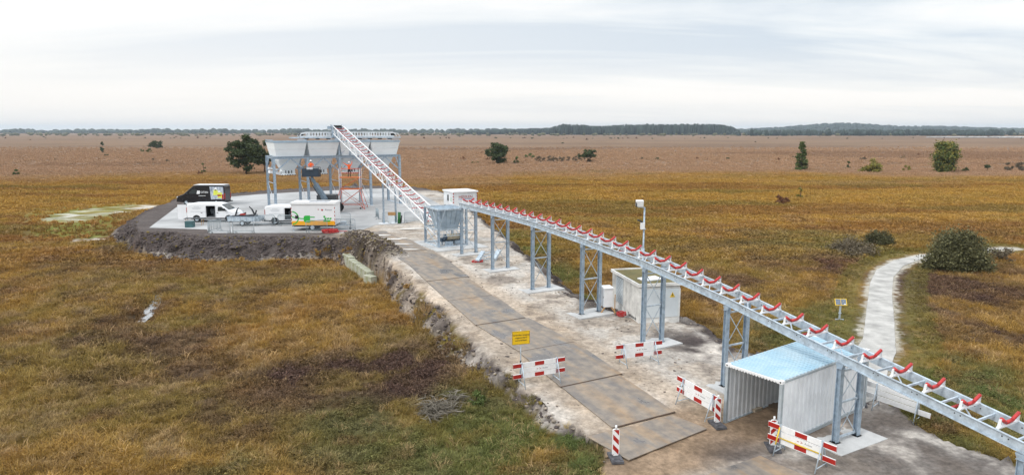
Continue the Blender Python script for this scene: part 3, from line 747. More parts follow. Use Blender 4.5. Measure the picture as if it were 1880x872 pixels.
mb.build('side_bracing', GALVL, bat)
for a in BA: MB().box((a, (SF + SB) / 2, 2.045), (.34, SB - SF + .9, .03)).build('base_rail', GALVL, bat)
hl = ['storage hopper at the left end of the battery', 'storage hopper above the lift basket, second from the left', 'storage hopper behind the worker on the scaffold, partly behind the white conveyor', 'storage hopper at the right end, right of the inclined conveyor']
for i in range(4):
    ac = (BA[i] + BA[i + 1]) / 2; smid = (SF + SB) / 2
    t = thing('storage_hopper', 'pale blue ' + hl[i], 'hopper', W(ac, smid, ZB), THETA, 'four storage hoppers in a row')
    mb = MB()
    rim = (-1.93, 1.93, -2.85, 2.85); mid = (-1.76, 1.76, -2.55, 2.55); low = (-1.60, 1.60, -2.3, 2.3); bt = (-.72, .72, -.8, .8)
    frustum(mb, mid, .92, rim, 1.68); frustum(mb, low, .02, mid, .84); frustum(mb, mid, .84, mid, .92)
    mb.build('bin', HOPW, t)
    mb = MB()
    for s in (-2.87, 2.87): mb.beam((-1.95, s, 1.72), (1.95, s, 1.72), .1, .16)
    for a in (-1.93, 1.93): mb.beam((a, -2.82, 1.72), (a, 2.82, 1.72), .08, .16)
    mb.build('rim', mat('blue_grey_rim', (.33, .43, .52), .45, .2, .1, 3), t)
    mb = MB()
    for k, (zz, f) in enumerate(((.88, 1.0),)):
        for s in (-2.57, 2.57): mb.beam((-1.8, s, zz), (1.8, s, zz), .05, .07)
        for a in (-1.78, 1.78): mb.beam((a, -2.5, zz), (a, 2.5, zz), .05, .07)
    mb.build('stiffener', WHITED, t)
    mb = MB(); frustum(mb, (-1.15, 1.15, -1.5, 1.5), -.9, (-1.36, 1.36, -2.05, 2.05), .02); frustum(mb, bt, -1.75, (-1.12, 1.12, -1.45, 1.45), -.9)
    for s, w in ((-1.5, 1.15), ): mb.beam((-w, s - .02, -.9), (w, s - .02, -.9), .05, .06)
    mb.build('cone', HOPW, t)
    g = MB(); g.box((0, 0, -1.95), (1.55, 1.7, .38)); frustum(g, (-.9, .9, -1.0, 1.0), -2.3, (-.78, .78, -.86, .86), -2.14, closed=True)
    gate = g.build('outlet_gate', HOPW, t)
    mb = MB(); mb.beam((-.35, -.9, -1.75), (-.35, -.9, -2.1), .04, .1); mb.beam((.35, -.9, -1.75), (.35, -.9, -2.1), .04, .1); mb.box((0, -.9, -1.95), (.14, .1, .34))
    for k in range(6): mb.tube((-.75 + k * .3, -1.05, -2.31), (-.75 + k * .3, -.8, -2.31), .07, 8)
    mb.build('gate_rams', DARKST, gate)
    if i == 0:
        mb = MB(); mb.box((-1.55, -.2, -2.0), (1.3, 1.1, .34), M=Matrix.Rotation(R(12), 3, 'Y')); mb.box((-1.7, -.2, -1.55), (1.1, .9, .2), M=Matrix.Rotation(R(12), 3, 'Y')); mb.build('side_chute', WHITE, t)

# shuttle conveyor on top
sh = thing('shuttle_conveyor', 'horizontal shuttle conveyor with slotted side panels on top of the hoppers', 'conveyor', W(0, 72.6, 0), THETA)
mb = MB()
for s in (-.65, .65):
    mb.beam((-5.0, s, 10.62), (9.1, s, 10.62), .08, .16)
mb.build('lower_rails', GALVL, sh)
for s in (-.6, .6):
    mb = MB(); mb.beam((-2.9, s, 11.28), (7.9, s, 11.28), .05, .12); mb.beam((-3.9, s, 10.78), (8.2, s, 10.78), .05, .14)
    k = 0; a = -2.8
    while a < 7.8:
        mb.beam((a, s, 10.85), (a, s, 11.22), .05, .15 if k % 7 else .3, 0, (1, 0, 0)); a += .36; k += 1
    for q in (-1, 1):
        e0 = -2.9 if q < 0 else 7.9
        mb.beam((e0, s, 11.28), (e0 + q * .9, s, 11.08), .05, .12); mb.beam((e0 + q * .9, s, 11.08), (e0 + q * 1.05, s, 10.8), .05, .1)
    mb.build('slotted_side_panel', WHITED, sh)
mb = MB().box((2.5, 0, 11.05), (10.6, .95, .06)); mb.build('belt', BLACK, sh)
mb = MB()
for a in (-3.7, 8.1): mb.tube((a, -.55, 10.95), (a, .55, 10.95), .2, 12)
for k in range(9): mb.box((-3 + k * 1.35, 0, 10.45), (.3, .9, .14))
mb.build('rollers', BLACK, sh)
mb = MB()
for a in (.36, 1.75):
    mb.beam((a, -2.45, 8.45), (a, -2.45, 11.0), .18, .18)
mb.beam((.36, -2.45, 9.6), (1.75, -2.45, 9.6), .12, .12); mb.beam((.36, -2.45, 10.45), (.36, -.7, 10.45), .12, .12); mb.beam((1.75, -2.45, 10.45), (1.75, -.7, 10.45), .12, .12)
mb.beam((.36, -2.45, 8.5), (1.75, -2.45, 9.55), .06, .06)
mb.build('support_posts', GALV, sh)
mb = MB()
for a in BA: mb.beam((a, -2.4, 10.36), (a, 2.4, 10.36), .1, .1)
mb.build('track_beams', GALV, sh)

# ------------------------------------------------------------------ container tunnel
KX = math.atan2(.588, .809)
ct = thing('container_tunnel', 'white shipping container with open ends and blue ribbed roof used as a path tunnel', 'container', (8.3, 25.4, .04), KX)
CW, CL, CH = 2.438, 6.2, 2.56            # local x along the tunnel, local y to the left; near corner at origin, width towards -y
CWHITE = mat('container_white', (.82, .84, .86), .42, 0, .07, 1.4)
def corr(y, name, flip):
    mb = MB(); p = .278; n = int((CL - .3) / p); d = .036; z0, z1 = .16, CH - .1; prof = []
    x = .14; st = (CL - .28) / n
    for k in range(n):
        prof += [(x, 0), (x + st * .35, 0), (x + st * .5, d), (x + st * .85, d)]; x += st
    prof.append((CL - .14, 0))
    for (xa, da), (xb, db) in zip(prof, prof[1:]):
        mb.quad([(xa, y + da * flip, z0), (xb, y + db * flip, z0), (xb, y + db * flip, z1), (xa, y + da * flip, z1)])
    return mb
cw1 = corr(-.03, 'l', -1).build('side_wall', CWHITE, ct, fix=False); cw2 = corr(-CW + .03, 'r', 1).build('side_wall', CWHITE, ct, fix=False)
for w_ in (cw1, cw2):
    m_ = w_.modifiers.new('thick', 'SOLIDIFY'); m_.thickness = .004
ROOFB = mat('blue_roof_paint', (.30, .47, .58), .5, 0, .2, .8, col2=(.44, .57, .64))
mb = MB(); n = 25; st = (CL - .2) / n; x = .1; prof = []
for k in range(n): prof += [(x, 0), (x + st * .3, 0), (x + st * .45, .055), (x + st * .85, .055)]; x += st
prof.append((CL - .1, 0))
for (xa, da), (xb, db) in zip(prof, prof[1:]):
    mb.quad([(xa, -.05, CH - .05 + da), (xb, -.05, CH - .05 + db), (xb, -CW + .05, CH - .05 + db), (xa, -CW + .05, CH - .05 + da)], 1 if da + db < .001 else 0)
rf = mb.build('roof', [ROOFB, mat('shaded_blue_groove', (.09, .24, .36), .6, 0, .3, 2)], ct, fix=False); m_ = rf.modifiers.new('thick', 'SOLIDIFY'); m_.thickness = .004; m_.offset = -1  # shade between the ribs is painted in as a darker groove colour
mb = MB()
for y in (-.06, -CW + .06):
    mb.beam((.1, y, .09), (CL - .1, y, .09), .11, .13); mb.beam((.1, y, CH - .06), (CL - .1, y, CH - .06), .1, .09)
for x in (.05, CL - .05):
    for y in (-.06, -CW + .06): mb.box((x, y, CH / 2 - .02), (.12, .12, CH - .2))
mb.build('frame', mat('container_frame_grey', (.42, .47, .50), .45, .1, .1, 3), ct)
for x in (.03, CL - .03):
    mb = MB(); z0 = CH - .09; nn = 17; w = (CW - .3) / nn
    mb.box((x, -CW / 2, CH - .045), (.06, CW - .26, .07))
    for k in range(nn): y = -.15 - (k + .5) * w; mb.prism([(x - .03, y - w * .5, z0 + .012), (x - .03, y + w * .5, z0 + .012), (x - .03, y, z0 - .05)], (.05, 0, 0))
    mb.build('header', WHITE, ct)
cc_ = MB().box((0, 0, 0), (.18, .16, .12)); cc_.tube((-.092, 0, 0), (-.088, 0, 0), .035, 8, 1)
c0 = cc_.build('corner_casting', [WHITE, INK], ct); k = 0
for x in (.06, CL - .06):
    for y in (-.075, -CW + .075):
        for z in (.06, CH - .055):
            o = c0 if k == 0 else c0.copy()
            if k: sc.collection.objects.link(o); o.parent = ct
            o.location = (x, y, z); k += 1
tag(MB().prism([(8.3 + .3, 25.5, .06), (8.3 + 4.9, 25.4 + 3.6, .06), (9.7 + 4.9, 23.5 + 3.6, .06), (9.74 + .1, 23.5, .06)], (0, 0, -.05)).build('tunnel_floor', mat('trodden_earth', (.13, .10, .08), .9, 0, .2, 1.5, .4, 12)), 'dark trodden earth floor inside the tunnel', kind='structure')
o = MB().box((0, 0, .12), (.5, .25, .24)).build('timber_block', mat('pale_timber', (.5, .42, .32), .8)); o.location = G(1388, 758, .05); o.rotation_euler = (0, 0, KX)
tag(o, 'small pale timber block inside the tunnel by its left wall', 'block')

# ------------------------------------------------------------------ substation
ss = thing('substation', 'pale concrete transformer substation with louvred side and two grey doors', 'substation', (7.10, 37.17, .60), R(12.2))
SW, SL, SH = 2.5, 4.3, 2.45
mb = MB(); mb.box((SW / 2, SL / 2, SH / 2 - .12), (SW - .06, SL - .06, SH - .2)); mb.box((SW / 2, SL / 2, .24), (SW - .02, SL - .02, .52)); mb.build('body', CLADD, ss)
mb = MB(); T_ = .17
for (c, d) in (((SW / 2, -.03, SH - .08), (SW + .12, .1, T_)), ((SW / 2, SL + .03, SH - .08), (SW + .12, .1, T_)), ((-.03, SL / 2, SH - .08), (.1, SL - .04, T_)), ((SW + .03, SL / 2, SH - .08), (.1, SL - .04, T_))): mb.box(c, d)
mb.build('parapet', mat('parapet_concrete', (.76, .75, .72), .7, 0, .1, 2), ss)
mb = MB(); mb.box((SW / 2, SL / 2, SH - .11), (SW - .04, SL - .04, .08)); mb.build('roof', mat('mossy_roof', (.12, .12, .05), .95, 0, .3, 3, .5, 10, col2=(.18, .13, .05)), ss)
mb = MB()
for k in range(36):
    y = .12 + k * .115
    if 2.35 < y < 3.45 or y > 4.2: continue
    mb.box((.012, y, 1.38), (.05, .05, 1.75))
mb.build('ribs', CLADD, ss)
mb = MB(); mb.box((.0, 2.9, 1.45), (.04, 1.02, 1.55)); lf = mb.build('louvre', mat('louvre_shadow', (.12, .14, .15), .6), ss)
mb = MB()
for k in range(19): mb.box((-.03, 2.9, .73 + k * .08), (.05, .96, .014), M=Matrix.Rotation(R(-35), 3, 'Y'))
for y in (2.39, 3.41): mb.box((-.03, y, 1.45), (.05, .03, 1.55))
mb.build('slats', GREYDOOR, lf)
for k in range(2):
    x0 = .36 + k * 1.02
    d_ = MB().box((x0 + .52, -.0, 1.30), (1.0, .05, 1.62)).build('door', GREYDOOR, ss)
    MB().tube((x0 + (.92 if k == 0 else .1), -.05, 1.25), (x0 + (.92 if k == 0 else .1), -.05, 1.4), .015, 6).build('handle', DARKST, d_)
mb = MB(); mb.box((.20, .0, 1.30), (.3, .03, 1.62)); mb.box((SW - .07, 0, 1.3), (.12, .04, 1.62)); mb.build('door_frame', CLADD, ss)
mb = MB(); mb.prism([(1.84, -.03, 1.62), (2.16, -.03, 1.62), (2.0, -.03, 1.92)], (0, -.006, 0)); wsn = mb.build('warning_sign', YELP, ss)
MB().prism([(1.99, -.038, 1.83), (1.95, -.038, 1.74), (2.0, -.038, 1.75), (1.98, -.038, 1.66), (2.05, -.038, 1.76), (2.0, -.038, 1.76), (2.03, -.038, 1.83)], (0, -.004, 0)).build('symbol', INK, wsn)
lettering('Technivolt', .30, face_frame((-.0, .95, .36), (0, -1, -.0), (0, 0, 1)), ss, INK)
o = thing('roof_box', 'flat white board lying on the substation roof', 'board', ss.matrix_world @ Vector((0, 0, 0)), 0)
bpy.data.objects.remove(o)
o = MB().box((0, 0, .04), (1.3, .7, .07), M=Matrix.Rotation(R(4), 3, 'X')).build('flat_white_piece', WHITE); o.location = Vector(ss.location) + Matrix.Rotation(R(12.2), 3, 'Z') @ Vector((1.2, 1.3, SH - .06)); o.rotation_euler = (0, 0, THETA)
tag(o, 'flat white board lying on the mossy substation roof', 'board')

# white cabinet with timber prop
cb = thing('electric_cabinet', 'small white electrical cabinet on timber legs left of the substation', 'cabinet', W(1.45, 16.35, .93), R(14))
mb = MB().box((.25, .28, .86), (.52, .56, 1.1)); mb.build('housing', WHITE, cb)
mb = MB().box((.25, .28, 1.46), (.62, .66, .05), M=Matrix.Rotation(R(4), 3, 'X')); mb.build('lid', WHITE, cb)
mb = MB().box((-.02, .28, .86), (.014, .48, 1.0)); d_ = mb.build('door', WHITED, cb); MB().box((-.035, .1, .9), (.02, .03, .12)).build('handle', DARKST, d_)
for p0, p1 in (((.05, .05, .3), (-.25, -.1, 0)), ((.45, .05, .3), (.62, -.25, 0)), ((.1, .5, .3), (-.1, .7, 0))): MB().beam(p0, p1, .07, .05).build('leg', WOOD, cb)
o = MB().beam((0, 0, 0), (.02, .05, 1.15), .09, .04).build('timber_post', WOOD); o.location = W(1.72, 15.72, .95); tag(o, 'upright timber stake against the white cabinet', 'stake')
def coil(name, loc, r, n, tr, m, label, cat, flat=1.0):
    mb = MB(); pts = []
    for k in range(n * 16 + 1):
        a = 2 * math.pi * k / 16; rr = r * (1 + .12 * math.sin(k * .37)); lay = k // 16
        pts.append((rr * math.cos(a), rr * math.sin(a) * flat, tr + lay * tr * 1.6 + .02 * math.sin(k)))
    mb.path(pts, tr, 6); o = mb.build(name, m); o.location = loc; tag(o, label, cat); return o
coil('hose_coil', W(1.95, 15.35, .92), .26, 4, .03, RED, 'small red coiled cable on the sand at the foot of the white cabinet', 'coil')
coil('hose_coil', G(607, 427, 2.02), .75, 4, .045, RED, 'large red coiled hose by the drawbar of the green plug trailer', 'coil', .6)
o = MB()
pts = [Vector(G(618, 424, 0)) for _ in range(1)]
o = MB().path([(-.4, .1, .04), (.1, -.2, .05), (.5, .1, .04), (.8, -.3, .04), (.6, -.5, .04)], .035, 6).build('red_hose', RED); o.location = G(628, 425, 2.03); tag(o, 'loose red hose end lying beside the large coil', 'hose')
for k, q in enumerate(((872, 481.5), (881, 481))):
    o = coil('strap_coil', GR(*q) + Vector((0, 0, .0)), .22, 2, .035, RED, ('left' if k == 0 else 'right') + ' one of two red coils lying on sand left of the loose steel sections', 'coil'); o['group'] = 'red coils on the sand'
# loose steel sections
ls = thing('steel_sections', 'pair of spare galvanised frame sections lying joined on the sand', 'steel sections', W(1.1, 30.6, zroad(30.6) + .02), THETA)
for x in (-.5, .9):
    mb = MB(); mb.beam((x - .75, -.5, .10), (x + .25, .5, .55), .30, .14); mb.build('rail', GALVL, ls)
mb = MB(); 
for t_ in (.1, .5, .9): p = Vector((-1.25, -.5, .1)).lerp(Vector((-.25, .5, .55)), t_); mb.beam(p, p + Vector((1.4, 0, 0)), .05, .05)
mb.beam((-1.25, -.5, .12), (1.15, .5, .57), .04, .04); mb.build('rungs', GALVL, ls)

# ------------------------------------------------------------------ camera pole and info board
_c = W(5.8, 18.2); _g = h_at(_c.x, _c.y)
pl = thing('camera_pole', 'grey steel pole with floodlight and white box standing behind the conveyor', 'pole', (_c.x, _c.y, _g), 0)
PH = 6.72 - _g
mb = MB().tube((0, 0, 0), (0, 0, PH), .055, 10); mb.tube((0, 0, 0), (0, 0, PH - 2.6), .08, 10)
for z in (1.6, 2.8, PH - 1.4): mb.tube((0, 0, z), (0, 0, z + .06), .13, 10)
mb.build('post', GALV, pl)
MB().beam((.02, 0, PH), (-.42, -.05, PH + .02), .05, .05).build('arm', GALVL, pl)
fl = MB().box((-.35, -.15, PH + .28), (.46, .28, .36), M=Matrix.Rotation(R(12), 3, 'X')).build('floodlight', WHITE, pl)
MB().box((-.56, -.18, PH + .22), (.05, .24, .3)).build('lens', DARKST, fl)
MB().box((-.12, -.14, PH - 1.15), (.26, .2, .42)).build('junction_box', WHITE, pl)
MB().box((-.28, -.12, PH - .84), (.34, .14, .10), M=Matrix.Rotation(R(25), 3, 'Y')).build('camera_head', DARKST, pl)

ib = thing('info_board', 'small angled information board with yellow rim on a post beside the shell path', 'sign', (20.22, 40.87, h_at(20.22, 40.87) - .02), R(-8))
MB().beam((0, 0, 0), (0, 0, 1.0), .09, .09).build('post', GALVL, ib)
mb = MB(); mb.box((0, 0, .05), (.5, .1, .06)); mb.box((0, 0, .45), (.16, .12, .05)); mb.build('foot', GALVL, ib)
Mt = Matrix.Rotation(R(58), 3, 'X')
bd = MB().box((0, -.02, 1.15), (.70, .44, .03), M=Mt).build('board', YELP, ib)
nrm = Mt @ Vector((0, 0, 1))
mb = MB()
for x in (-.16, .16): mb.box(Vector((x, -.02, 1.15)) + nrm * .018, (.29, .37, .004), M=Mt)
mb.build('printed_panels', mat('printed_blue_grey', (.14, .18, .24), .25, 0, .3, 12, spec=.8), bd)
MB().box(Vector((.22, -.02, 1.15)) + nrm * .022 + Mt @ Vector((0, -.14, 0)), (.10, .05, .003), M=Mt).build('white_label', WHITE, bd)

# ------------------------------------------------------------------ barriers
def barrier(p0, p1, label, flip=1, back=False, tube=False):
    """p0, p1: ground points of the two A-frames, seen left and right from the camera"""
    p0, p1 = Vector(p0), Vector(p1); c = (p0 + p1) / 2; d = p1 - p0; rz = math.atan2(d.y, d.x); hw = d.xy.length / 2
    t = thing('barrier', label, 'barrier', c, rz, 'red and white three-plank road barriers')
    pitch = (p1.z - p0.z) / (2 * hw) if hw else 0
    Lh = 1.25
    fy = .0
    for k, z in enumerate((.46, .70, .94)):
        L = Lh if k != 1 else hw + .02
        pk = MB(); pk.beam((-L, fy, z - pitch * L), (L, fy, z + pitch * L), .035, .21, 0, (0, 0, 1))
        P = pk.build('plank', REFWHT, t)
        if k != 1:
            mb = MB()
            for x0, x1 in ((-1.245, -.80), (-.22, .22), (.80, 1.245)):
                sy = (-.019 if not back else .019)
                mb.beam((x0, sy, z + pitch * x0), (x1, sy, z + pitch * x1), .004, .17, 0, (0, 0, 1))
            for x in (-1.2515, 1.2515): mb.box((x, 0, z + pitch * x), (.003, .034, .20))
            mb.build('red_film', REFRED, P)
    for x in (-hw, hw):
        mb = MB(); z = pitch * x; yb = -.42
        mb.tube((x, -.04, 1.02 + z), (x, yb, z), .022, 7); mb.tube((x, .04, 1.02 + z), (x, .38, z), .022, 7)
        mb.tube((x, -.034, 1.02 + z), (x, -.034, .36 + z), .02, 7); mb.tube((x, .034, 1.02 + z), (x, .034, .36 + z), .02, 7)
        mb.tube((x, yb + .06, .14 + z), (x, .32, .14 + z), .018, 7); mb.box((x, 0, 1.04 + z), (.05, .12, .05))
        mb.build('trestle_leg', GALVL, t)
    if not back:
        zc_ = .70
        lettering('Avitec', .11, face_frame((.14, -.0185, zc_), (1, 0, pitch), (0, 0, 1)), t, GREYINK, depth=.001, align='LEFT')
        mb = MB()
        for k in range(3): mb.box((.03 + .025 * math.cos(k * 2.1), -.0195, zc_ + .03 * math.sin(k * 2.1)), (.035, .003, .022), M=Matrix.Rotation(k, 3, 'Y'))
        mb.box((-.1, -.0195, zc_), (.07, .003, .02)); mb.build('emblem', REFRED, t)
    if tube:
        mb = MB().tube((-hw, -.05, .60), (hw, -.05, .56), .022, 8); mb.build('yellow_bar', YELP, t)
        mb = MB().tube((-hw, -.07, 1.0), (-hw, -.30, .42), .027, 8); mb.build('yellow_strut', YELP, t)
    return t
def GG(x, y, lift=0):
    p = GR(x, y); p.z = h_at(p.x, p.y) + lift; return p
def bp(x, y): return Vector((x, y, h_at(x, y)))
barrier(bp(.42, 28.35), bp(1.98, 29.0), 'red and white plank barrier on the left of the plates, below the yellow sign')
barrier(bp(5.25, 30.95), bp(6.85, 31.55), 'red and white plank barrier on the sand in front of the substation trestle')
barrier(bp(7.15, 27.1), bp(7.95, 25.6), 'red and white plank barrier left of the tunnel mouth, partly behind a beacon')
barrier(bp(9.65, 23.15), bp(10.62, 21.95), 'red and white plank barrier before the white container wall, with a yellow bar', tube=True)
barrier(bp(15.2, 27.1), bp(16.25, 25.95), 'plank barrier seen from its plain white back, behind the tunnel by the path', back=True)

def beacon(x, y, label, dirn=1, rz=0.0, lamp=True):
    t = thing('beacon', label, 'beacon', bp(x, y), rz, 'red and white striped beacons on rubber feet')
    mb = MB(); mb.box((0, 0, .045), (.42, .78, .09)); mb.box((0, 0, .10), (.22, .40, .04)); 
    for x_ in (-.14, .14): mb.box((x_, .22, .10), (.08, .2, .03)); mb.box((x_, -.22, .10), (.08, .2, .03))
    mb.build('rubber_foot', mat('grey_rubber', (.10, .10, .11), .8, 0, .2, 6), t)
    z0, z1, w = .14, 1.12, .125
    out = [(-w, z0 + .05), (-w + .05, z0), (w - .05, z0), (w, z0 + .05), (w, z1 - .05), (w - .05, z1), (-w + .05, z1), (-w, z1 - .05)]
    P = MB().prism([(a, -.025, b) for a, b in out], (0, .05, 0)).build('panel', REFWHT, t)
    mb = MB(); b_ = w - .022
    for k in range(-1, 4):
        zb = z0 + .03 + k * .36
        q = [(-b_, zb + (.0 if dirn > 0 else .22)), (b_, zb + (.22 if dirn > 0 else .0)), (b_, zb + (.40 if dirn > 0 else .18)), (-b_, zb + (.18 if dirn > 0 else .40))]
        # clip to panel
        lo, hi = z0 + .03, z1 - .03
        pts = []
        def clip(poly, lim, keep):
            res = []
            for i in range(len(poly)):
                A, B = poly[i], poly[(i + 1) % len(poly)]; ia, ib_ = keep(A[1], lim), keep(B[1], lim)
                if ia: res.append(A)
                if ia != ib_:
                    tt = (lim - A[1]) / (B[1] - A[1]); res.append((A[0] + tt * (B[0] - A[0]), lim))
            return res
        q = clip(q, lo, lambda v, l: v >= l)
        if len(q) > 2: q = clip(q, hi, lambda v, l: v <= l)
        if len(q) > 2:
            for sy in (-.029, .026): mb.prism([(a, sy, b) for a, b in q], (0, .003, 0))
    mb.build('red_stripes', REFRED, P)
    if lamp: MB().tube((0, 0, 1.11), (0, 0, 1.24), .035, 10).build('handle', WHITE, t)
    return t
beacon(3.62, 22.42, 'striped beacon standing alone on the left corner of the plates at the bottom edge', -1, R(6))
beacon(7.98, 25.12, 'striped beacon in front of the barrier left of the tunnel mouth', -1, R(10))
beacon(9.52, 23.45, 'striped beacon right of the tunnel mouth at the near container corner', 1, R(-4))
bc = beacon(14.75, 27.45, 'striped beacon half hidden behind the far barrier at the back of the tunnel', -1, R(-20), lamp=False)

ys_ = thing('yellow_sign', 'yellow text sign on a thin pole above the left barrier', 'sign', bp(.38, 28.78), R(16))
MB().tube((0, 0, 0), (0, 0, 2.35), .022, 8).build('pole', GALVL, ys_)
MB().tube((0, 0, .82), (0, 0, .96), .035, 8).build('clamp', DARKST, ys_)
sb_ = MB().box((-.0, -.04, 2.0), (.80, .025, .60)).build('board', YELLOW, ys_)
mb = MB()
for c, d in (((0, -.0545, 2.285), (.78, .003, .008)), ((0, -.0545, 1.715), (.78, .003, .008)), ((-.385, -.0545, 2.0), (.008, .003, .56)), ((.385, -.0545, 2.0), (.008, .003, .56))): mb.box(c, d)
mb.build('border', INK, sb_)
for tx, z in (('Verboden toegang', 2.13), ('uitgezonderd', 2.01), ('werkverkeer', 1.89)): lettering(tx, .104, face_frame((0, -.0555, z), (1, 0, 0), (0, 0, 1)), sb_, INK, depth=.002)

# ------------------------------------------------------------------ retaining wall of concrete blocks
w0 = Vector(G(637, 467, .95)); w1 = Vector(G(695, 499, .95)); nb = 8
wd = (w1 - w0).normalized(); wr = math.atan2(wd.y, wd.x); bl = (w1 - w0).length / nb
src = MB(); src.box((0, 0, .5), (bl - .03, .55, 1.0)); b0 = src.build('concrete_block', CONCW)
mod = b0.modifiers.new('bevel', 'BEVEL'); mod.width = .03; mod.segments = 2
for k in range(nb):
    o = b0 if k == 0 else b0.copy()
    if k: sc.collection.objects.link(o)
    p = w0 + wd * (bl * (k + .5)); off = (.12 if k < 2 else 0) + (-.25 if k == 7 else 0)
    o.location = p + Vector((-wd.y, wd.x, 0)) * (-.25 + off); o.location.z = .02 - .04 * k + (.06 if k < 2 else 0) - (.12 if k == 7 else 0); o.rotation_euler = (0, R(1.5) * ((k % 3) - 1), wr + R(1.5) * ((k % 2) * 2 - 1) + (R(14) if k == 7 else 0))
    tag(o, f'mossy concrete block, {ORD[k]} from the far left end of the retaining wall', 'concrete block', 'concrete blocks of the retaining wall')

# ------------------------------------------------------------------ site cabin
cab = thing('site_cabin', 'white site cabin with red lettering and flat roof behind the feed hopper', 'cabin', W(12.55, 62.85, 2.0), THETA - R(3))
mb = MB().box((1.6, 1.75, .95), (3.2, 3.5, 1.75)); mb.build('body', WHITED, cab)
MB().box((1.6, 1.75, 1.9), (3.45, 3.8, .16)).build('roof', WHITE, cab)
mb = MB().box((-.01, 1.9, 1.05), (.03, .5, .8)); mb.build('window', GLASS, cab)
mb = MB().box((1.6, 1.75, .04), (3.1, 3.4, .09)); mb.build('skid', DARKST, cab)
mb = MB()
for k in range(5):
    for (x, y) in ((-.012, -.012), (3.212, -.012)): mb.box((x, y, .25 + k * .36), (.1, .1, .18))
mb.build('corner_marking', REFRED, cab)
lettering('HESSLEN', .48, face_frame((1.65, -.012, 1.25), (1, 0, 0), (0, 0, 1)), cab, REFRED)
MB().box((1.6, -.012, .98), (2.0, .006, .05)).build('underline', mat('blue_print', (.10, .16, .42), .5), cab)
MB().box((-.012, .8, .9), (.006, .7, .5)).build('notice', mat('pale_green_print', (.55, .68, .62), .5), cab)

# ------------------------------------------------------------------ vehicles
def boolean(o, cutters):
    for c in cutters:
        m = o.modifiers.new('b', 'BOOLEAN'); m.object = c; m.operation = 'DIFFERENCE'; m.solver = 'EXACT'
    dg = bpy.context.evaluated_depsgraph_get(); me = bpy.data.meshes.new_from_object(o.evaluated_get(dg))
    o.modifiers.clear(); o.data = me
    for c in cutters: bpy.data.objects.remove(c)
def wheel(parent, x, y, r, w, rim=GALVL):
    t = MB().tube((0, -w / 2, 0), (0, w / 2, 0), r, 20).build('wheel', BLACK, parent); t.location = (x, y, r)
    MB().tube((0, -w / 2 - .006, 0), (0, w / 2 + .006, 0), r * .58, 14).build('rim', rim, t); return t
def van(name, label, loc, rz, L, Hh, W_, prof, paint, wheels, win, side_open=None, group=None):
    t = thing(name, label, 'van', loc, rz, group)
    mb = MB(); mb.prism([(x, -W_ / 2, z) for x, z in prof], (0, W_, 0)); b = mb.build('body', [paint, INK], t)
    bm = bmesh.new(); bm.from_mesh(b.data)
    ed = [e for e in bm.edges if abs(e.verts[0].co.y) > W_ / 2 - .01 and abs(e.verts[1].co.y) > W_ / 2 - .01 and e.verts[0].co.y * e.verts[1].co.y > 0 and (e.verts[0].co.z + e.verts[1].co.z) / 2 > .6]
    bmesh.ops.bevel(bm, geom=ed, offset=.13, segments=3, profile=.6, affect='EDGES'); bm.to_mesh(b.data); bm.free()
    cut = []
    for x in wheels:
        cut.append(MB().tube((x, -W_, .34), (x, W_, .34), .43, 20).build('cut', INK, t))
    if side_open:
        x0, x1, z0, z1, sgn = side_open
        cut.append(MB().box(((x0 + x1) / 2, sgn * W_ / 2, (z0 + z1) / 2), (x1 - x0, W_ * 1.5, z1 - z0)).build('cut', INK, t))
    boolean(b, cut)
    for p in b.data.polygons: p.use_smooth = False
    for x in wheels:
        for y in (-W_ / 2 + .13, W_ / 2 - .13): wheel(t, x, y, .34, .22)
    for sgn in (-1, 1):
        for poly in win:
            mb = MB(); mb.prism([(x, sgn * (W_ / 2 + .001), z) for x, z in poly], (0, sgn * .006, 0)); mb.build('side_window', GLASS, t)
    return t, b
# black high-roof van, nose to the left
prof = [(0, .40), (0, 2.5), (.10, 2.66), (.9, 2.72), (3.9, 2.72), (4.45, 2.58), (5.80, 1.50), (6.60, 1.22), (6.86, .95), (6.90, .42), (5.9, .32), (1, .32)]
sv, svb = van('black_van', 'black high-roof van with white roof and worker picture on its rear quarter', (-37.0, 88.6, 2.025), math.pi - R(2), 6.9, 2.7, 2.0, prof, BLACKP, (1.25, 5.55),
              [[(3.95, 1.52), (3.95, 2.15), (4.55, 2.15), (5.25, 1.52)]])
# local +x is towards the nose (left in the picture); the side facing the camera is local +y
MB().prism([(.1, -.92, 2.722), (4.4, -.92, 2.722), (4.4, .92, 2.722), (.1, .92, 2.722)], (0, 0, .02)).build('white_roof', VANW, sv)
n_ = Vector((-(1.50 - 2.58), 0, (5.80 - 4.45))).normalized()
MB().prism([Vector((4.55, -.84, 2.50)) + n_ * .004, Vector((5.72, -.90, 1.565)) + n_ * .004, Vector((5.72, .90, 1.565)) + n_ * .004, Vector((4.55, .84, 2.50)) + n_ * .004], n_ * .01).build('windscreen', mat('sky_lit_glass', (.30, .33, .35), .08, .3, .05, 1, spec=1.0), sv)
MB().box((6.78, .62, 1.02), (.28, .5, .2), M=Matrix.Rotation(R(28), 3, 'Y')).build('headlight', WHITE, sv); MB().box((6.78, -.62, 1.02), (.28, .5, .2), M=Matrix.Rotation(R(28), 3, 'Y')).build('headlight', WHITE, sv)
Yv = 1.003
MB().prism([(.12, Yv, .8), (.12, Yv, 2.48), (2.05, Yv, 2.5), (1.95, Yv, .75)], (0, .004, 0)).build('rear_picture', mat('silver_print', (.55, .60, .66), .35, 0, .35, 2.2, streak=(2.5, 1, 1), col2=(.16, .2, .28)), sv)
pic = MB(); Yp = Yv + .006
pic.prism([(1.05, Yp, 2.1), (1.0, Yp, 2.3), (1.2, Yp, 2.42), (1.4, Yp, 2.3), (1.38, Yp, 2.1)], (0, .003, 0), 0)
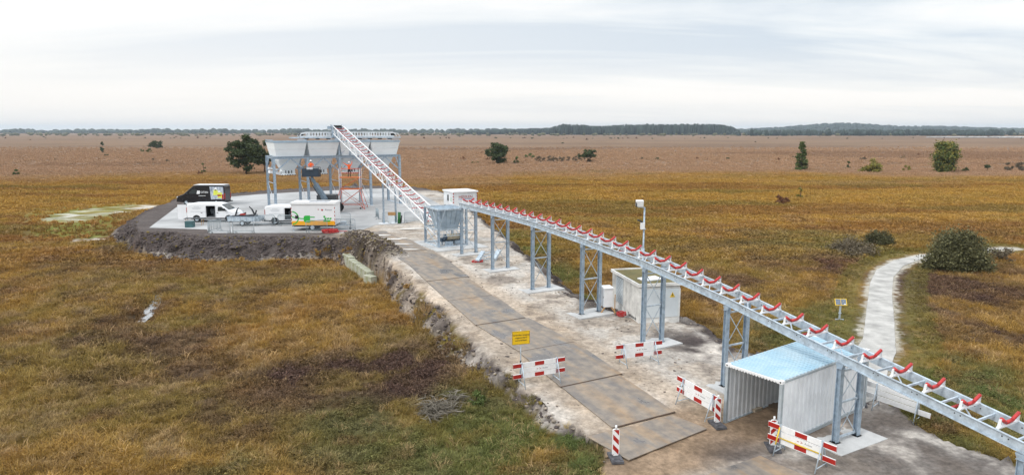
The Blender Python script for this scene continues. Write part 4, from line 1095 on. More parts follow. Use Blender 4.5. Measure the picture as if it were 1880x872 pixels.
pic.prism([(.55, Yp + .004, 1.75), (.55, Yp + .004, 1.9), (.75, Yp + .004, 1.98), (.9, Yp + .004, 1.86), (.9, Yp + .004, 1.72)], (0, .003, 0), 0)
pic.prism([(.85, Yp, 1.35), (.95, Yp, 2.05), (1.5, Yp, 2.05), (1.6, Yp, 1.35)], (0, .003, 0), 1)
pic.prism([(.30, Yp + .004, .95), (.35, Yp + .004, 1.7), (.85, Yp + .004, 1.7), (1.0, Yp + .004, .95)], (0, .003, 0), 1)
pic.prism([(1.12, Yp + .008, 1.95), (1.14, Yp + .008, 2.12), (1.3, Yp + .008, 2.12), (1.3, Yp + .008, 1.95)], (0, .003, 0), 2)
pic.prism([(.15, Yp + .006, .8), (.15, Yp + .006, 1.45), (.4, Yp + .006, 1.45), (.35, Yp + .006, .8)], (0, .003, 0), 3)
pic.prism([(.5, Yp + .010, 1.2), (.5, Yp + .010, 1.42), (1.0, Yp + .010, 1.42), (1.0, Yp + .010, 1.2)], (0, .003, 0), 3)
pic.build('printed_workers', [WHITE, mat('vest_yellow', (.70, .75, .10), .5), mat('print_brown', (.12, .05, .03), .6), REFRED], sv)
fm = face_frame((2.95, Yv + .001, 1.72), (-1, 0, 0), (0, 0, 1))
lettering('OTIIN', .40, fm @ Matrix.Translation((.12, 0, 0)), sv, WHITE)
MB().prism([(3.95, Yv, 1.5), (3.85, Yv, 1.95), (3.45, Yv, 1.95), (3.48, Yv, 1.55), (3.55, Yv, 1.5)], (0, .004, 0)).build('emblem', WHITE, sv)
MB().box((3.2, Yv, 1.25), (1.0, .006, .05)).build('small_print', WHITE, sv)
for sgn in (-1, 1): MB().box((.0, sgn * .9, 1.2), (.06, .16, .8)).build('tail_lamp', REFRED, sv)
MB().box((-.12, 0, .42), (.3, 1.9, .12)).build('rear_bumper', BLACK, sv); MB().box((6.9, 0, .5), (.1, 1.7, .25)).build('front_bumper', BLACK, sv)
for sgn in (-1, 1): MB().box((5.25, sgn * 1.12, 1.62), (.12, .2, .32)).build('wing_mirror', BLACK, sv)
sv.scale = (.92, .92, .94)
# white panel vans, nose to the right
prof = [(0, .36), (0, 1.72), (.08, 1.88), (.5, 1.95), (3.0, 1.97), (3.55, 1.88), (4.40, 1.24), (5.10, 1.02), (5.36, .78), (5.40, .38), (4.6, .28), (.9, .28)]
def white_van(name, label, loc, rz, rear_open):
    t, b = van(name, label, loc, rz, 5.4, 1.97, 1.95, prof, VANW, (1.0, 4.35), [[(3.22, 1.16), (3.28, 1.62), (3.62, 1.62), (4.22, 1.20)]], side_open=(2.02, 2.98, .52, 1.72, -1), group='white panel vans')
    n_ = Vector((-(1.24 - 1.88), 0, (4.40 - 3.55))).normalized()
    MB().prism([Vector((3.62, -.80, 1.83)) + n_ * .004, Vector((4.35, -.86, 1.29)) + n_ * .004, Vector((4.35, .86, 1.29)) + n_ * .004, Vector((3.62, .80, 1.83)) + n_ * .004], n_ * .01).build('windscreen', GLASS, t)
    Yv = -.978
    mb = MB()
    for x in (1.95, 3.05): mb.box((x, Yv, 1.05), (.012, .004, 1.2))
    mb.box((1.2, Yv, 1.12), (1.6, .004, .02)); mb.build('panel_gaps', GREYINK, t)
    mb = MB()
    for k, w in enumerate((.55, .95, .8)): mb.box((1.05, Yv, 1.62 - k * .11), (w, .005, .035))
    mb.build('small_print', mat('light_grey_print', (.45, .47, .50), .5), t)
    mb = MB()
    for x in (1.55, 3.2): mb.box((x, Yv - .015, 1.0), (.16, .03, .05))
    mb.build('door_handle', BLACK, t)
    MB().box((2.7, Yv, .40), (4.6, .012, .14)).build('sill_trim', BLACK, t)
    MB().box((-.06, 0, .45), (.14, 1.8, .22)).build('rear_bumper', BLACK, t); MB().box((5.38, 0, .52), (.12, 1.6, .24)).build('front_bumper', BLACK, t)
    for sgn in (-1, 1): MB().box((5.05, sgn * .82, .95), (.42, .25, .17), M=Matrix.Rotation(R(14), 3, 'Y')).build('headlight', mat('lamp_glass', (.4, .42, .45), .1, .2, .1, 3), t)
    for sgn in (-1, 1): MB().box((3.95, sgn * 1.08, 1.32), (.1, .2, .24)).build('wing_mirror', BLACK, t)
    for sgn in (-1, 1): MB().box((.0, sgn * .9, 1.3), (.05, .12, .5)).build('tail_lamp', REFRED, t)
    mb = MB().box((2.5, -.45, .56), (.9, .6, .05)); mb.box((2.35, .05, 1.05), (.5, .2, .5)); mb.box((2.7, -.3, .72), (.3, .3, .25)); mb.build('tool_racks', mat('rack_grey', (.18, .20, .22), .6, 0, .4, 9), t)
    MB().box((-.014, 0, 1.15), (.02, 1.7, 1.4)).build('rear_opening' if rear_open else 'rear_door', mat('dark_interior', (.02, .02, .025), .9) if rear_open else VANW, t)
    if rear_open:
        for y, a in ((-.93, 186), (.93, 172)):
            Mr = Matrix.Rotation(R(a), 3, 'Z')
            d_ = MB().box(Vector((-.02, y, 1.1)) + Mr @ Vector((.43, 0, 0)), (.86, .05, 1.5), M=Mr).build('rear_door', VANW, t)
            MB().box(Vector((-.02, y, .72)) + Mr @ Vector((.43, .03 if y > 0 else -.03, 0)), (.5, .02, .3), M=Mr).build('door_trim', mat('door_trim_grey', (.45, .45, .47), .6), d_)
    return t
white_van('white_van', 'white panel van with side and rear doors open, parked in front of the black van', (-34.0, 71.8, 2.025), R(1), True)
white_van('white_van', 'white panel van with open side door, half hidden behind the green plug trailer', (-25.1, 69.8, 2.025), R(0), False)

# big box trailer with green plug
tr = thing('box_trailer', 'white box trailer with green plug picture and orange stripe', 'trailer', (-21.05, 64.6, 2.025), R(1))
TLn, TW, TZ0, TZ1 = 4.15, 2.2, .55, 2.55
MB().box((TLn / 2, TW / 2, (TZ0 + TZ1) / 2), (TLn, TW, TZ1 - TZ0)).build('body', VANW, tr)
mb = MB().box((TLn / 2, TW / 2, TZ1 + .08), (TLn + .14, TW + .14, .2)); mb.build('roof', WHITE, tr)
mb = MB().box((2.5, 1.0, TZ1 + .21), (1.9, .9, .05)); mb.build('roof_hatch', mat('hatch_grey', (.35, .36, .38), .4), tr)
MB().box((TLn / 2 + .01, -.003, TZ0 + .21), (TLn - .06, .006, .40)).build('orange_stripe', ORFILM, tr)
pg_ = MB(); Yt = -.0095
def arc(cx_, cz_, r, a0, a1, w, n=14):
    for k in range(n):
        A, B = R(a0 + (a1 - a0) * k / n), R(a0 + (a1 - a0) * (k + 1) / n)
        pg_.prism([(cx_ + (r - w) * math.cos(A), Yt, cz_ + (r - w) * math.sin(A)), (cx_ + r * math.cos(A), Yt, cz_ + r * math.sin(A)), (cx_ + r * math.cos(B), Yt, cz_ + r * math.sin(B)), (cx_ + (r - w) * math.cos(B), Yt, cz_ + (r - w) * math.sin(B))], (0, .003, 0))
arc(.06, 1.25, .66, 85, -85, .11)
pg_.prism([(.05, Yt, 1.32), (.5, Yt, 1.18), (1.2, Yt, 1.12), (1.2, Yt, 1.22), (.5, Yt, 1.28), (.05, Yt, 1.42)], (0, .003, 0))
Yt = -.0125
pg_.prism([(1.18, Yt, .95), (1.25, Yt, .84), (1.35, Yt, .80), (1.78, Yt, .80), (1.78, Yt, 1.48), (1.35, Yt, 1.48), (1.25, Yt, 1.44), (1.18, Yt, 1.33)], (0, .003, 0))
for z in (.94, 1.27): pg_.prism([(1.78, Yt, z), (2.2, Yt, z), (2.26, Yt, z + .05), (2.2, Yt, z + .10), (1.78, Yt, z + .10)], (0, .003, 0))
for k in range(3): pg_.prism([(3.12 + k * .24, Yt, 1.10), (3.30 + k * .24, Yt, 1.10), (3.36 + k * .24, Yt, 1.26), (3.18 + k * .24, Yt, 1.26)], (0, .003, 0))
pg_.prism([(3.0, Yt, .88), (3.66, Yt, .88), (3.74, Yt, 1.03), (3.1, Yt, 1.03)], (0, .003, 0))
for k in range(10):
    A, B = 2 * math.pi * k / 10, 2 * math.pi * (k + 1) / 10
    pg_.prism([(3.14, Yt, 1.36), (3.14 + .1 * math.cos(A), Yt, 1.36 + .1 * math.sin(A)), (3.14 + .1 * math.cos(B), Yt, 1.36 + .1 * math.sin(B))], (0, .003, 0))
pg_.build('green_plug_picture', GREENG, tr)
MB().box((.52, -.02, 1.33), (.30, .03, .3)).build('socket_panel', INK, tr)
lettering('Avitec', .27, face_frame((3.22, -.004, 2.02), (1, 0, 0), (0, 0, 1)), tr, GREYINK, depth=.003, align='LEFT')
mb = MB(); mb.prism([(2.5, -.006, 2.06), (2.62, -.006, 2.0), (2.66, -.006, 2.06), (2.6, -.006, 2.1)], (0, .003, 0)); mb.prism([(2.85, -.006, 1.95), (3.0, -.006, 1.9), (3.06, -.006, 2.05), (2.9, -.006, 2.1)], (0, .003, 0)); mb.build('emblem', REFRED, tr)
mb = MB().box((TLn / 2, TW / 2, .47), (TLn - .1, TW - .2, .14)); mb.build('chassis', DARKST, tr)
wheel(tr, 1.95, .12, .33, .2); wheel(tr, 1.95, TW - .12, .33, .2)
mb = MB(); mb.beam((TLn, TW / 2, .45), (TLn + 1.5, TW / 2, .42), .1, .1); mb.beam((TLn, .4, .45), (TLn + 1.0, TW / 2 - .05, .43), .08, .08); mb.beam((TLn, TW - .4, .45), (TLn + 1.0, TW / 2 + .05, .43), .08, .08); mb.box((TLn + .55, TW / 2, .62), (.5, .6, .3)); mb.build('drawbar', GALVL, tr)
mb = MB().tube((TLn + 1.2, TW / 2 - .15, .12), (TLn + 1.2, TW / 2 - .07, .12), .12, 10).tube((TLn + 1.2, TW / 2 - .1, .1), (TLn + 1.2, TW / 2 - .1, .9), .03, 6); mb.build('jockey_wheel', DARKST, tr)
mb = MB()
for x in (.15, TLn - .15): mb.tube((x, .1, .5), (x, .1, .0), .03, 6); mb.box((x, .1, .015), (.2, .2, .03))
mb.build('corner_stands', GALVL, tr)
for x in (.02, TLn - .02):
    mb = MB()
    for k in range(5): mb.box((x, -.006, .75 + k * .36), (.06, .005, .18))
    mb.build('red_marker_tape', REFRED, tr)

# small open trailer with equipment
st = thing('open_trailer', 'low aluminium open trailer loaded with dark equipment beside the white van', 'trailer', (-28.6, 68.0, 2.025), R(1))
mb = MB(); mb.box((1.6, .75, .5), (3.2, 1.5, .06))
for c, d in (((1.6, 0, .72), (3.2, .04, .42)), ((1.6, 1.5, .72), (3.2, .04, .42)), ((0, .75, .72), (.04, 1.46, .42)), ((3.2, .75, .72), (.04, 1.46, .42))): mb.box(c, d)
mb.build('box', GALVL, st)
mb = MB()
for k in range(6): mb.box((.05 + k * .62, -.03, .72), (.04, .03, .44))
mb.beam((-.05, -.03, .95), (3.25, -.03, .95), .05, .05); mb.build('edge_rails', GALV, st)
wheel(st, 1.5, -.02, .28, .16); wheel(st, 1.5, 1.52, .28, .16)
mb = MB().beam((3.2, .75, .45), (4.6, .75, .42), .08, .08); mb.build('drawbar', DARKST, st)
mb = MB().tube((4.3, .65, .1), (4.3, .73, .1), .1, 10).tube((4.3, .7, .1), (4.3, .7, .8), .025, 6); mb.build('jockey_wheel', DARKST, st)
eq = thing('mini_crane', 'dark folded equipment with raised arms standing in the open trailer', 'equipment', (-28.6, 68.0, 2.56), R(1))
mb = MB(); mb.box((1.3, .7, .3), (1.3, .7, .4)); mb.box((2.4, .7, .3), (.7, .6, .5)); mb.box((.5, .7, .25), (.5, .6, .4)); mb.build('base', mat('machine_dark', (.05, .05, .06), .5, .2, .3, 7), eq)
mb = MB(); mb.beam((.6, .6, .4), (.85, .5, 1.05), .1, .12); mb.beam((.85, .5, 1.05), (1.0, .5, 1.25), .07, .08); mb.beam((1.0, .6, .5), (1.7, .6, .75), .12, .12)
mb.beam((2.6, .6, .4), (2.35, .5, 1.1), .14, .16); mb.beam((2.35, .5, 1.1), (2.1, .45, 1.38), .09, .10); mb.beam((2.6, .6, .5), (2.75, .6, 1.0), .1, .12); mb.build('arms', DARKST, eq)
MB().box((1.5, .3, .62), (.5, .3, .12)).build('cover', REFRED, eq)
# workbench beside the van
wb = thing('workbench', 'small dark trestle bench with clutter behind the left end of the fence', 'workbench', (-33.0, 68.2, 2.025), R(5))
MB().box((.9, .3, .72), (1.9, .7, .05)).build('top', DARKST, wb)
for x in (.1, 1.7):
    for y in (.05, .55): MB().beam((x, y, .7), (x + (.12 if x < 1 else -.12), y, 0), .05, .04).build('leg', WOOD, wb)
o = MB().box((0, 0, .3), (.75, .6, .6)).build('crate', mat('petrol_crate', (.05, .12, .13), .5)); o.location = (-32.0, 67.2, 2.03); tag(o, 'dark teal crate at the left corner of the fence', 'crate')

# ------------------------------------------------------------------ crowd fences
def fence_src():
    t = thing('crowd_fence', None, 'fence', (0, 0, 0), 0)
    mb = MB(); Lf = 2.2
    mb.path([(.12, 0, .02), (.12, 0, .98), (.2, 0, 1.08), (Lf - .2, 0, 1.08), (Lf - .12, 0, .98), (Lf - .12, 0, .02)], .032, 6); mb.tube((.12, 0, .2), (Lf - .12, 0, .2), .024, 6); FEN = mat('weathered_fence_steel', (.30, .35, .38), .45, .3, .1, 5); mb.build('frame', FEN, t)
    mb = MB()
    for k in range(1, 17): x = .12 + k * (Lf - .24) / 17; mb.tube((x, 0, .2), (x, 0, 1.07), .013, 5)
    mb.build('bars', FEN, t)
    f = MB().path([(.35, -.3, .0), (.35, -.05, .12), (.35, .05, .12), (.35, .3, .0)], .025, 6).build('foot', FEN, t)
    f2 = f.copy(); sc.collection.objects.link(f2); f2.parent = t; f2.location.x = Lf - .7
    return t
fsrc = fence_src(); ff = True
def fence(x, y, rz, label, z=2.03):
    global ff
    t = fsrc if ff else copy_tree(fsrc); ff = False
    t.location = (x, y, z); t.rotation_euler = (0, 0, R(rz)); tag(t, label, 'fence', 'low steel crowd fences')
p = G(381, 428, 2.03)
fence(p.x, p.y, 78, 'crowd fence panel running back from the left corner towards the workbench')
fence(p.x + .05, p.y, 0, 'front crowd fence panel at the left corner of the yard edge')
fence(p.x + 2.25, p.y + .05, 1, 'front crowd fence panel between the left corner panel and the drawbar of the open trailer')
q = G(461, 417, 2.03); fence(q.x, q.y + .8, 2, 'crowd fence panel standing right of the open trailer')
fence(q.x + 2.3, q.y + .85, -2, 'crowd fence panel in front of the half hidden white van')
q = G(560, 427, 2.03); fence(q.x, q.y, 28, 'crowd fence panel against the front of the green plug trailer, beside its wheel')
q = G(612, 423, 2.03); fence(q.x, q.y, 4, 'crowd fence panel in front of the trailer drawbar, by the red hose')
q = G(612, 411, 2.03); fence(q.x - .3, q.y, 2, 'crowd fence panel behind the trailer drawbar')
q = G(690, 399, 2.03); fence(q.x, q.y, -70, 'crowd fence panel turned edge-on at the left of the two slim posts')
q = G(697, 411, 2.03); fence(q.x, q.y + .9, 2, 'crowd fence panel between the two slim support posts')
fence(q.x + 2.3, q.y + 1.0, 2, 'crowd fence panel right of the green roll')
fence(q.x + 4.5, q.y + .8, 1, 'crowd fence panel carrying the white sheet')
fence(q.x + 6.7, q.y + .6, 0, 'crowd fence panel under the lower end of the white inclined conveyor')
ws = MB().box((1.05, -.05, .72), (1.6, .01, .62)).build('white_sheet', WHITE); ws.location = (q.x + 4.45, q.y + .8, 2.03); tag(ws, 'white sheet with small black marks hung on a crowd fence', 'banner')
mb = MB()
for x, z in ((.55, .85), (.55, .62), (1.1, .85), (.75, .74), (1.1, .70)): mb.box((x, -.058, z), (.1, .004, .07))
mb.build('marks', GREYINK, ws)
o = MB().box((0, 0, 0), (.75, .35, .32)).build('wooden_box', WOOD); o.location = (q.x + 1.2, q.y + .5, 3.02); tag(o, 'brown box on a low grey stand between the two slim posts', 'box')
o = MB().box((0, 0, .42), (.6, .32, .84)).build('stand', GREYDOOR); o.location = (q.x + 1.2, q.y + .5, 2.03); tag(o, 'low grey stand under the brown box', 'stand')
o = MB().tube((0, 0, 0), (.05, 0, 1.15), .17, 12, r2=.15).build('green_roll', mat('dark_green_roll', (.02, .14, .03), .6, 0, .3, 8)); o.location = (q.x + 1.95, q.y + .35, 2.03); tag(o, 'upright dark green roll leaning by the right slim post', 'roll')
o = MB().beam((0, 0, 0), (.1, 0, .75), .16, .1).build('black_case', BLACK); o.location = W(1.6, 51.6, 2.1); tag(o, 'small black case leaning at the foot of the right slim post', 'case')
o = MB().prism([(0, 0, 0), (1.0, -.05, 0), (3.2, .6, 0), (3.1, .75, 0), (.2, .5, 0)], (0, 0, .03)).build('flat_white_piece', mat('bright_strip', (.85, .83, .78), .5)); o.location = G(733, 421, 2.05); tag(o, 'long white strip lying on the sand before the feed hopper', 'board')  # flat bright strip on the ground
for k, (x, y, r1, r2_) in enumerate(((703, 433, .75, .28), (722, 440, .8, .3), (740, 439, .5, .22), (737, 449, .95, .3), (752, 459, .8, .25))):
    c = GR(x, y); mb = MB(); n = 16
    ring = [(r1 * math.cos(2 * math.pi * q / n) * (.8 + .3 * random.random()), r2_ * math.sin(2 * math.pi * q / n) * (.7 + .4 * random.random()), 0) for q in range(n)]
    mb.prism(ring, (0, 0, .004)); o = mb.build('pale_patch', mat('patch_white', (.80, .78, .74), .6)); o.location = c + Vector((0, 0, .062)); o.rotation_euler = (R(-3) if y > 442 else 0, 0, 0)  # flat pale patch on the ground
    tag(o, kind='structure')

# ------------------------------------------------------------------ boom lift and scaffold
lift = thing('boom_lift', 'dark grey telescopic boom lift with raised work basket behind the trailer', 'boom lift', (-20.9, 78.6, 2.025), R(4))
MB().box((-.9, 1.1, .95), (3.4, 1.5, .7)).build('chassis', DARKST, lift)
for x in (-2.2, .55):
    for y in (.2, 2.0): wheel(lift, x, y, .5, .36, DARKST)
mb = MB().box((-.6, 1.1, 1.7), (2.2, 1.7, .75)); mb.build('turret', DARKST, lift)
mb = MB()
for k in range(4): mb.box((.1 + k * .22, .1, 1.22), (.11, .06, .2), M=Matrix.Rotation(R(25), 3, 'Y'))
mb.build('hazard_stripes', YELP, lift)
LB = Matrix.Rotation(R(-4), 4, 'Z')
def LL(x, y, z): return LB @ (Vector((x, y, z)) - Vector((-20.9, 78.6, 2.025)))
pA = LL(-21.5, 78.5, 3.55); pB = LL(-22.9, 79.6, 5.3); pC = LL(-23.5, 80.1, 6.05)
boom = MB().beam(pA, pB, .42, .5).build('lower_boom', mat('slate_paint', (.10, .14, .18), .4, .1, .15, 4), lift)
MB().beam(pA.lerp(pB, .6), pC, .26, .3).build('upper_boom', mat('slate_paint', (.10, .14, .18)), lift)
mb = MB().path([pA + Vector((0, 0, -.3)), pA.lerp(pB, .5) + Vector((-.4, 0, -.1)), pB + Vector((-.4, 0, -.05)), pC + Vector((-.25, 0, 0))], .05, 6); mb.build('hoses', BLACK, lift)
bk = LL(-23.55, 80.3, 6.15)
mb = MB(); mb.box(bk + Vector((0, 0, .05)), (2.0, .85, .08)); mb.box(bk + Vector((0, -.42, .55)), (1.9, .04, .9)); mb.box(bk + Vector((0, .42, .3)), (1.9, .04, .4)); mb.box(bk + Vector((.95, 0, .45)), (.04, .8, .8)); mb.box(bk + Vector((-.95, 0, .45)), (.04, .8, .8)); mb.build('basket', mat('basket_dark', (.025, .04, .06), .6), lift)
mb = MB()
for y in (-.44, .44): mb.tube(bk + Vector((-.98, y, 1.1)), bk + Vector((.98, y, 1.1)), .025, 6)
for x in (-.97, .97):
    mb.tube(bk + Vector((x, -.44, 1.1)), bk + Vector((x, .44, 1.1)), .025, 6)
    for y in (-.44, .44): mb.tube(bk + Vector((x, y, 0)), bk + Vector((x, y, 1.1)), .025, 6)
mb.build('guard_rail', DARKST, lift)
MB().box(bk + Vector((-.05, -.50, 1.0)), (.7, .12, .26)).build('control_panel', mat('pale_panel', (.55, .57, .6), .5), lift)
basket_world = Matrix.Rotation(R(4), 3, 'Z') @ bk + Vector((-20.9, 78.6, 2.025))

scf = thing('scaffold_tower', 'orange and white rolling scaffold tower under the hoppers', 'scaffold', (-20.9, 82.6, 2.06), R(3))
WHTUBE = mat('white_tube', (.70, .66, .62), .4, .2, .1, 5)
sx, sy = 2.45, 1.35
mb = MB()
for x in (0, sx):
    for y in (0, sy):
        mb.tube((x, y, .12), (x, y, 4.9), .035, 7)
mb.build('standards', WHTUBE, scf)
mb = MB()
for x in (0, sx):
    for k in range(15): mb.tube((x, 0, .4 + k * .3), (x, sy, .4 + k * .3), .022, 6)
for z in (.5, 2.4, 4.35, 4.85):
    for y in (0, sy): mb.tube((0, y, z), (sx, y, z), .028, 6)
mb.build('rungs', ORPIPE, scf)
mb = MB()
for y in (0, sy): mb.tube((0, y, .5), (sx, y, 2.3), .024, 6); mb.tube((sx, y, .5), (0, y, 2.3), .024, 6); mb.tube((0, y, 2.5), (sx, y, 3.8), .024, 6)
mb.build('diagonals', ORPIPE, scf)
mb = MB(); mb.box((sx / 2, sy / 2, 3.82), (sx + .05, sy, .07)); mb.build('upper_deck', mat('orange_deck', (.60, .16, .04), .6), scf)
mb = MB(); mb.box((sx / 2 + .1, sy / 2, 2.46), (sx, sy, .07)); mb.build('lower_deck', mat('orange_deck', (.60, .16, .04)), scf)
mb = MB()
for x, dx in ((0, -.55), (sx, .6)):
    for y, dy in ((0, -.5), (sy, .5)):
        mb.tube((x, y, 2.2), (x + dx, y + dy, 0.02), .03, 7, 0); mb.tube((x, y, .45), (x + dx, y + dy, .05), .025, 6, 0)
mb.build('outriggers', mat('orange_leg', (.70, .10, .05), .5), scf)
mb = MB()
for x in (0, sx):
    for y in (0, sy): mb.tube((x, y - .04, .1), (x, y + .04, .1), .1, 10)
mb.build('castors', BLACK, scf)
o = MB(); o.tube((-.35, 0, .15), (.35, 0, .15), .15, 8).tube((-.1, .1, .35), (.5, .1, .3), .14, 8); o.box((0, 0, .1), (1.0, .5, .14)); o.tube((.1, -.1, .5), (.45, .0, .45), .13, 8)
o = o.build('tool_bag', mat('grey_canvas', (.30, .31, .32), .8, 0, .3, 8)); o.location = (-19.4, 83.4, 2.06 + 2.5); tag(o, 'heap of grey bags lying on the lower scaffold deck', 'bags')

# ------------------------------------------------------------------ people
def person(label, loc, rz, arms):
    """arms: list of two (elbow, hand) pairs, left then right; local +y is where the person faces"""
    t = thing('person', label, 'person', loc, rz)
    J = {}; V = []; Rr = []; Ee = []
    def v(n, p, r): J[n] = len(V); V.append(p); Rr.append(r); return J[n]
    v('pel', (0, 0, .96), .15); v('waist', (0, .01, 1.12), .135); v('chest', (0, .02, 1.34), .165); v('neckb', (0, .01, 1.50), .08); v('neck', (0, .02, 1.56), .058); v('head', (0, .03, 1.66), .09); v('crown', (0, .03, 1.74), .075)
    Ee += [('pel', 'waist'), ('waist', 'chest'), ('chest', 'neckb'), ('neckb', 'neck'), ('neck', 'head'), ('head', 'crown')]
    for sgn, nm, (el_, hd) in ((-1, 'l', arms[0]), (1, 'r', arms[1])):
        v(nm + 'hip', (sgn * .10, 0, .88), .10); v(nm + 'knee', (sgn * .13, .03, .48), .065); v(nm + 'ank', (sgn * .14, -.01, .09), .045); v(nm + 'toe', (sgn * .15, .16, .04), .04)
        Ee += [('pel', nm + 'hip'), (nm + 'hip', nm + 'knee'), (nm + 'knee', nm + 'ank'), (nm + 'ank', nm + 'toe')]
        v(nm + 'sh', (sgn * .18, .01, 1.44), .075); v(nm + 'el', el_, .05); v(nm + 'wr', hd, .033)
        Ee += [('chest', nm + 'sh'), (nm + 'sh', nm + 'el'), (nm + 'el', nm + 'wr')]
        h = Vector(hd); dr = (h - Vector(el_)).normalized(); sd_ = dr.cross(Vector((0, 1, .2))).normalized()
        v(nm + 'palm', tuple(h + dr * .07), .035); Ee.append((nm + 'wr', nm + 'palm'))
        for q in range(4):
            b_ = h + dr * .09 + sd_ * (.03 * (q - 1.5)); tp = b_ + dr * (.075 - .01 * abs(q - 1.5)) + Vector((0, .02, 0))
            v(nm + f'f{q}', tuple(tp), .009); Ee.append((nm + 'palm', nm + f'f{q}'))
        v(nm + 'th', tuple(h + dr * .05 + sd_ * .07), .011); Ee.append((nm + 'palm', nm + 'th'))
    me = bpy.data.meshes.new('body'); me.from_pydata(V, [(J[a], J[b]) for a, b in Ee], []); o = bpy.data.objects.new('body', me); sc.collection.objects.link(o)
    m = o.modifiers.new('skin', 'SKIN'); m.use_smooth_shade = True
    for i, sv_ in enumerate(me.skin_vertices[0].data): sv_.radius = (Rr[i], Rr[i] * (.8 if i in (J['chest'], J['waist'], J['pel']) else 1)); sv_.use_root = (i == J['pel'])
    m2 = o.modifiers.new('sub', 'SUBSURF'); m2.levels = m2.render_levels = 1
    dg = bpy.context.evaluated_depsgraph_get(); nm_ = bpy.data.meshes.new_from_object(o.evaluated_get(dg)); bpy.data.objects.remove(o)
    nm_.materials.clear()
    for mm in (TROUS, ORANGE, SKIN, BLACK, mat('reflective_band', (.75, .78, .75), .3)): nm_.materials.append(mm)
    wl_, wr_ = Vector(arms[0][1]), Vector(arms[1][1])
    for p in nm_.polygons:
        c = p.center; k = 1
        if c.z < .10: k = 3
        elif c.z < .98: k = 0
        if c.z > 1.52 and abs(c.x) < .12: k = 2
        if min((c - wl_).length, (c - wr_).length) < .02 or (c.z > .98 and ((c - (wl_ + (wl_ - Vector(arms[0][0])).normalized() * .09)).length < .10 or (c - (wr_ + (wr_ - Vector(arms[1][0])).normalized() * .09)).length < .10)): k = 2
        if k == 1 and abs(c.x) < .22 and (1.10 < c.z < 1.16): k = 4
        p.material_index = k; p.use_smooth = True
    b = bpy.data.objects.new('body', nm_); sc.collection.objects.link(b); b.parent = t
    # hard hat
    bm = bmesh.new(); bmesh.ops.create_uvsphere(bm, u_segments=16, v_segments=8, radius=.135)
    bmesh.ops.delete(bm, geom=[q for q in bm.verts if q.co.z < -.02], context='VERTS')
    for q in bm.verts: q.co.z *= .85
    r = bmesh.ops.create_circle(bm, cap_ends=True, segments=16, radius=.165); 
    for q in r['verts']: q.co.z = -.01; q.co.y += .02
    hm = bpy.data.meshes.new('hard_hat'); bm.to_mesh(hm); bm.free(); hm.materials.append(WHITE)
    for p in hm.polygons: p.use_smooth = True
    ho = bpy.data.objects.new('hard_hat', hm); sc.collection.objects.link(ho); ho.parent = t; ho.location = (0, .03, 1.75)
    fc = MB(); 
    for x in (-.035, .035): fc.tube((x, .118, 1.675), (x, .124, 1.675), .012, 8, 0)
    fc.box((0, .125, 1.60), (.05, .006, .012), 0); fc.prism([(-.015, .115, 1.64), (.015, .115, 1.64), (0, .115, 1.68)], (0, .025, -.01), 1)
    fc.build('face', [INK, SKIN], t)
    return t
person('worker in orange high-visibility jacket reaching up on the scaffold deck', (-19.75, 83.05, 2.06 + 3.86), R(20), [((-.42, .12, 1.55), (-.62, .2, 1.72)), ((.36, .12, 1.60), (.38, .2, 1.86))])
person('worker in orange jacket bending over the panel in the lift basket', tuple(basket_world + Vector((-.0, 0, .09))), R(185), [((-.32, .08, 1.22), (-.2, .34, 1.16)), ((.32, .08, 1.22), (.2, .34, 1.16))])

# ------------------------------------------------------------------ vegetation
def leaf_mat(name, col, var=.35, trans=.0, rough=.7):
    m = bpy.data.materials.new(name); m.use_nodes = True; nt = m.node_tree; b = nt.nodes['Principled BSDF']; L = nt.links
    b.inputs['Roughness'].default_value = rough; b.inputs['Specular IOR Level'].default_value = .2
    g = nt.nodes.new('ShaderNodeNewGeometry'); n = nt.nodes.new('ShaderNodeTexNoise'); n.inputs['Scale'].default_value = 1.3; n.inputs['Detail'].default_value = 3
    L.new(g.outputs['Position'], n.inputs['Vector'])
    ad = nt.nodes.new('ShaderNodeMath'); ad.operation = 'MULTIPLY_ADD'; L.new(g.outputs['Random Per Island'], ad.inputs[0]); ad.inputs[1].default_value = .6
    sb = nt.nodes.new('ShaderNodeMath'); sb.operation = 'MULTIPLY'; L.new(n.outputs[0], sb.inputs[0]); sb.inputs[1].default_value = .6; L.new(sb.outputs[0], ad.inputs[2])
    r = nt.nodes.new('ShaderNodeValToRGB'); L.new(ad.outputs[0], r.inputs[0])
    r.color_ramp.elements[0].position = .2; r.color_ramp.elements[0].color = (*[c * (1 - var) for c in col], 1); r.color_ramp.elements[1].position = .9; r.color_ramp.elements[1].color = (*[c * (1 + var) for c in col], 1)
    L.new(r.outputs[0], b.inputs['Base Color']); return m
def leaf_cloud(name, C, Nrm, size, m, parent, rs, stretch=1.0):
    """many small leaf-sized faces; C: centres (n,3)"""
    n = len(C); d1 = rs.normal(size=(n, 3)); d1 /= np.linalg.norm(d1, axis=1)[:, None]
    d2 = rs.normal(size=(n, 3)); d2 -= (d2 * d1).sum(1)[:, None] * d1; d2 /= np.linalg.norm(d2, axis=1)[:, None]
    sz = size * (.6 + .8 * rs.rand(n))[:, None]
    if stretch != 1.0: d1[:, 2] *= .35
    V = np.stack([C - d1 * sz * stretch, C + d2 * sz * .5 / stretch ** .6, C + d1 * sz * stretch, C - d2 * sz * .5 / stretch ** .6], 1).reshape(-1, 3)
    me = np_mesh(name, V, np.arange(4 * n).reshape(-1, 4), 4); me.materials.append(m)
    o = bpy.data.objects.new(name, me); sc.collection.objects.link(o); o.parent = parent; return o
